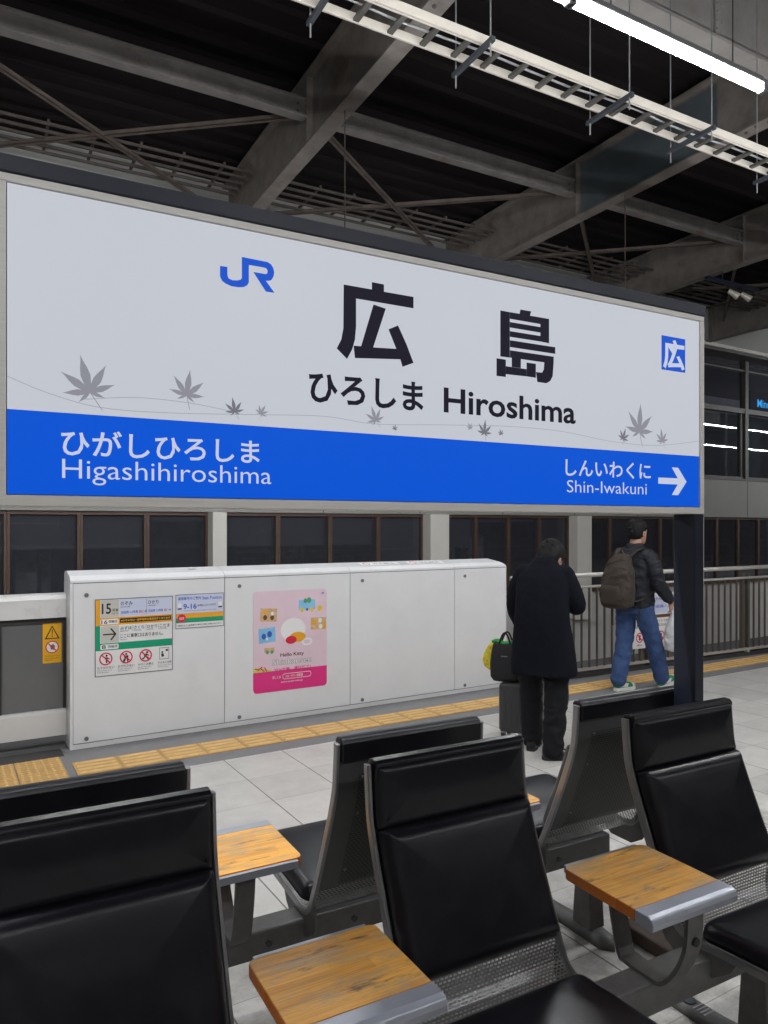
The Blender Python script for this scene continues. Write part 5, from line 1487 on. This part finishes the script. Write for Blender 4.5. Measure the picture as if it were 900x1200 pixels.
for x_ in (-0.14, 0.14):
    for y_ in (-0.085, 0.085):
        MB(CM).tube([(x_ - 0.013, y_, 0.028), (x_ + 0.013, y_, 0.028)], 0.028, 14).build('wheel', 'rubber', sc_)
        MB(CM).quad_box(x_ - 0.018, x_ + 0.018, y_ - 0.016, y_ + 0.016, 0.045, 0.062).build('wheel_fork', 'case_metal', sc_)
BT = Matrix.Translation((3.69, 4.665, 0.447)) @ Matrix.Rotation(R(36) - R(90), 4, 'Z')
tb = thing('tote_bag', 'black tote bag with looped handles riding on the suitcase', 'bag', (3.69, 4.665, 0.447))
m = MB(BT)
m.rings([ell((0, 0, z), rx, ry, 24, 3.4) for z, rx, ry in ((0.0, 0.100, 0.055), (0.03, 0.122, 0.068), (0.13, 0.126, 0.070), (0.22, 0.116, 0.060), (0.285, 0.104, 0.045), (0.295, 0.100, 0.040))])
m.build('bag_body', 'bag_black', tb, smooth=True)
for s in (-1, 1):
    pts = [(-0.055 + 0.11 * k / 10, s * 0.035, 0.27 + 0.115 * math.sin(math.pi * k / 10)) for k in range(11)]
    MB(BT).tube(pts, 0.0075, 8).build('bag_handle', 'bag_black', tb, smooth=True)
MB(BT).quad_box(-0.02, 0.03, -0.074, -0.068, 0.20, 0.207).build('zip_pull', 'case_metal', tb)
m = MB()
pts = [(-0.115 + 0.023 * k, 0.004 + 0.02 * math.sin(k * 1.3), 0.302 + 0.010 * math.sin(k * 0.9)) for k in range(11)]
m.tube(pts, [0.016, 0.022, 0.025, 0.02, 0.024, 0.022, 0.02, 0.024, 0.022, 0.018, 0.010], 9, 0.7)
m.v = [tuple(BT @ Vector(p)) for p in m.v]
tag(m.build('green_cloth', 'scarf_green', smooth=True), 'bright green cloth tucked in the mouth of the black tote bag', 'cloth')
yp = MB(BT)
yp.rings([ell((-0.135 + dx_, 0.03, z), rx, 0.035, 18, 2.6) for dx_, z, rx in ((0.01, 0.075, 0.025), (-0.008, 0.10, 0.042), (-0.018, 0.15, 0.052), (-0.010, 0.20, 0.045), (0.012, 0.26, 0.040), (0.03, 0.29, 0.030))])
yp = yp.build('yellow_pouch', 'pouch_yellow', smooth=True)
tag(yp, 'yellow patterned pouch hanging behind the black tote bag', 'pouch')

# ---- man with the backpack
C2 = (5.865, 5.335, 0)
p2 = thing('person', 'person in a navy jacket and blue jeans walking right with a backpack and a bag', 'person', C2)
M2 = Matrix.Translation(C2) @ Matrix.Rotation(R(4) - R(90), 4, 'Z')      # local +y = walking direction
HT2 = Matrix.Translation((0.0, 0.045, 1.492)) @ Matrix.Rotation(R(4), 4, 'Z') @ Matrix.Rotation(R(-2), 4, 'X') @ Matrix.Scale(1.08, 4)
body = MB()
head_mesh(body, HT2)
limb(body, [(0, 0.0, 1.44), (0, 0.03, 1.54)], [0.058, 0.054])
body.rings([ell((0, y, z), rx, ry) for z, y, rx, ry in ((0.88, 0.0, 0.14, 0.10), (1.0, 0.0, 0.145, 0.10), (1.2, 0.0, 0.16, 0.11), (1.38, 0.0, 0.16, 0.09), (1.46, 0.0, 0.06, 0.06))])
RF, LF = (0.095, 0.34, 0.10), (-0.085, -0.13, 0.085)
limb(body, [(0.085, 0.02, 0.90), (0.095, 0.20, 0.50), RF], [0.075, 0.052, 0.038])
limb(body, [(-0.085, 0.0, 0.90), (-0.09, -0.02, 0.49), LF], [0.075, 0.052, 0.038])
limb(body, [(0.185, 0.0, 1.38), (0.235, 0.06, 1.10), (0.245, 0.245, 0.925)], [0.043, 0.036, 0.026])
limb(body, [(-0.185, 0.0, 1.38), (-0.235, 0.02, 1.11), (-0.22, 0.20, 1.00)], [0.043, 0.036, 0.026])
hand(body, (0.245, 0.25, 0.915), (0.0, 0.35, -0.9), (-1, 0.1, 0), (0.1, 0.9, 0.3), 0.95)
hand(body, (-0.22, 0.205, 0.995), (0.0, 0.6, -0.7), (1, 0, 0), (0, 0.6, 0.7), 0.6)
link('body', bake(body, 0.0065, 3, M2), 'skin', p2, smooth=True)
for s in (-1, 1):
    e = MB(); e.ball((s * 0.031, 0.083, 0.114), (0.011, 0.008, 0.007), 10, 6); e.v = [tuple(M2 @ HT2 @ Vector(p)) for p in e.v]
    e.build('eye', 'ink', p2, smooth=True)
hm = MB(); hair_mesh(hm, HT2, 0.05, 9)
link('hair', bake(hm, 0.0045, 1, M2), 'hair_black', p2, smooth=True)
jk = MB()
jk.rings([ell((0, y, z), rx, ry, 28, 2.5) for z, y, rx, ry in ((0.86, 0.005, 0.188, 0.145), (0.93, 0.005, 0.196, 0.150), (1.05, 0.0, 0.192, 0.148), (1.20, 0.0, 0.200, 0.150), (1.34, 0.0, 0.205, 0.130), (1.41, 0.0, 0.175, 0.100), (1.455, 0.005, 0.105, 0.080), (1.50, 0.012, 0.070, 0.068))])
limb(jk, [(0.172, 0.0, 1.375), (0.232, 0.02, 1.24), (0.250, 0.06, 1.10), (0.247, 0.225, 0.945)], [0.078, 0.072, 0.066, 0.050])
limb(jk, [(-0.172, 0.0, 1.375), (-0.232, 0.0, 1.24), (-0.250, 0.02, 1.11), (-0.225, 0.18, 1.01)], [0.078, 0.072, 0.066, 0.050])
jm = bake(jk, 0.009, 4, M2)
for v in jm.vertices:
    q = v.co
    v.co += Vector((0.3, 1, 0.2)) * 0.0026 * math.sin(q.z * 62 + q.x * 21 + 2 * math.sin(q.y * 30))
crumple(jm, 0.008, 14, (0.8, 0.8, 1.2)); crumple(jm, 0.003, 34)
link('jacket', jm, 'jacket_navy', p2, smooth=True)
jn = MB()
jn.rings([ell((0, 0.0, z), rx, ry) for z, rx, ry in ((0.80, 0.165, 0.12), (0.90, 0.172, 0.13), (0.97, 0.160, 0.12))])
limb(jn, [(0.092, 0.01, 0.86), (0.100, 0.18, 0.49), (RF[0], RF[1] - 0.03, 0.125)], [0.106, 0.083, 0.076])
limb(jn, [(-0.092, -0.005, 0.86), (-0.094, -0.035, 0.48), (LF[0], LF[1] - 0.01, 0.115)], [0.106, 0.083, 0.076])
jm = bake(jn, 0.009, 3, M2)
for v in jm.vertices:
    q = v.co
    v.co += Vector((1, 0.4, 0)) * 0.004 * math.sin(q.z * 48 + 2.2 * math.sin(q.x * 20 + q.y * 25))
crumple(jm, 0.006, 11, (0.8, 0.8, 1.1)); crumple(jm, 0.003, 30)
link('jeans', jm, 'denim', p2, smooth=True)
for (fx, fy, pit) in ((RF[0], RF[1] + 0.035, 14), (LF[0], LF[1] + 0.035, 0)):
    T = M2 @ Matrix.Translation((fx, fy, 0.0)) @ Matrix.Rotation(R(-4), 4, 'Z') @ Matrix.Translation((0, -0.09, 0)) @ Matrix.Rotation(R(pit), 4, 'X') @ Matrix.Translation((0, 0.09, 0))
    a, b = shoe(0.28, 0.032, T, '', '')
    s_ = a.build('sneaker', 'sneaker_green', p2, smooth=True)
    b.build('sole', 'sneaker_white', s_)
    tc_ = MB()
    sec = [(0.118, 0.0472, 0.0435), (0.135, 0.0445, 0.040), (0.165, 0.034, 0.031), (0.178, 0.018, 0.02)]
    tc_.rings([[(hw * c * 1.03, y, 0.032 + h * s2 * 1.05) for c, s2 in ((-0.98, 0.0), (-1, 0.3), (-0.82, 0.7), (-0.4, 0.97), (0, 1.03), (0.4, 0.97), (0.82, 0.7), (1, 0.3), (0.98, 0.0))] for y, hw, h in sec])
    for y0_, y1_ in ((-0.02, 0.025),):
        for s2 in (-1, 1):
            tc_.hexa([(s2 * 0.0395, y0_ - 0.03, 0.045), (s2 * 0.0435, y1_ - 0.01, 0.040), (s2 * 0.0445, y1_ + 0.02, 0.040), (s2 * 0.0415, y0_, 0.045), (s2 * 0.0370, y0_ + 0.0, 0.085), (s2 * 0.0400, y1_ + 0.02, 0.075), (s2 * 0.040, y1_ + 0.045, 0.070), (s2 * 0.0375, y0_ + 0.03, 0.082)])
    tc_.v = [tuple(T @ Vector(p)) for p in tc_.v]
    tc_.build('white_overlay', 'sneaker_white', s_)

bp = thing('backpack', 'brown canvas backpack on the back of the walking man', 'backpack', tuple(M2 @ Vector((0, -0.25, 0.9))))
m = MB()
m.rings([ell((0, y, z), rx, ry, 24, 3.0) for z, y, rx, ry in ((0.868, -0.250, 0.115, 0.080), (0.895, -0.258, 0.150, 0.108), (0.97, -0.262, 0.160, 0.122), (1.10, -0.252, 0.156, 0.116), (1.22, -0.235, 0.145, 0.098), (1.31, -0.215, 0.125, 0.072), (1.37, -0.195, 0.092, 0.050), (1.39, -0.185, 0.06, 0.03))])
bme = bake(m, 0.009, 3, M2)
for v in bme.vertices:
    q = v.co; v.co += Vector((1, 0.3, 0.4)) * 0.007 * math.sin(q.z * 36 + 2 * math.sin(q.x * 26 + q.y * 14))
crumple(bme, 0.010, 10); crumple(bme, 0.004, 26)
link('pack_body', bme, 'pack_brown', bp, smooth=True)
m = MB(M2); m.rings([ell((0, -0.352, z), rx, 0.045, 20, 3.0) for z, rx in ((0.90, 0.10), (0.925, 0.122), (1.03, 0.124), (1.09, 0.10))]); m.build('front_pocket', 'pack_brown', bp, smooth=True)
for s in (-1, 1):
    MB(M2).tube(smooth_curve([(s * 0.09, -0.175, 1.37), (s * 0.115, -0.10, 1.435), (s * 0.125, 0.01, 1.45), (s * 0.135, 0.10, 1.38), (s * 0.15, 0.155, 1.24), (s * 0.185, 0.10, 1.08), (s * 0.18, -0.08, 0.96), (s * 0.14, -0.18, 0.93)], 5), 0.026, 8, 0.28).build('shoulder_strap', 'pack_brown', bp, smooth=True)
    MB(M2).tube([(s * 0.13, -0.17, 0.90), (s * 0.17, -0.13, 0.83), (s * 0.15, -0.15, 0.66)], 0.012, 6, 0.3).build('loose_strap', 'pack_strap', bp)
MB(M2).tube([(0.158, -0.20, 0.93), (0.158, -0.20, 1.22)], 0.014, 8, 0.4).build('side_strap', 'pack_strap', bp)
MB(M2).tube([(-0.04, -0.19, 1.385), (0.0, -0.19, 1.43), (0.04, -0.19, 1.385)], 0.008, 8).build('carry_loop', 'pack_strap', bp)

bg = thing('plastic_bag', 'white plastic carrier bag in the right hand of the walking man', 'bag', tuple(M2 @ Vector((0.27, 0.33, 0.4))))
m = MB()
m.rings([ell((0.255, 0.300 + dy, z), rx, ry, 22, 2.4) for z, dy, rx, ry in ((0.415, 0.03, 0.055, 0.10), (0.435, 0.03, 0.080, 0.135), (0.52, 0.03, 0.088, 0.150), (0.62, 0.015, 0.074, 0.130), (0.70, 0.0, 0.050, 0.088), (0.77, -0.01, 0.026, 0.046), (0.84, -0.015, 0.014, 0.022))])
bme = bake(m, 0.008, 2, M2)
for v in bme.vertices:
    q = v.co; v.co += Vector((1, 1, 0.3)) * 0.006 * math.sin(q.z * 55 + 3 * math.sin(q.x * 30 - q.y * 22))
link('bag_body', bme, 'bag_film', bg, smooth=True)
for s in (-1, 1):
    MB(M2).tube([(0.255 + s * 0.012, 0.285, 0.82), (0.25 + s * 0.006, 0.285, 0.865)], [0.012, 0.007], 8).build('bag_handle', 'bag_film', bg)
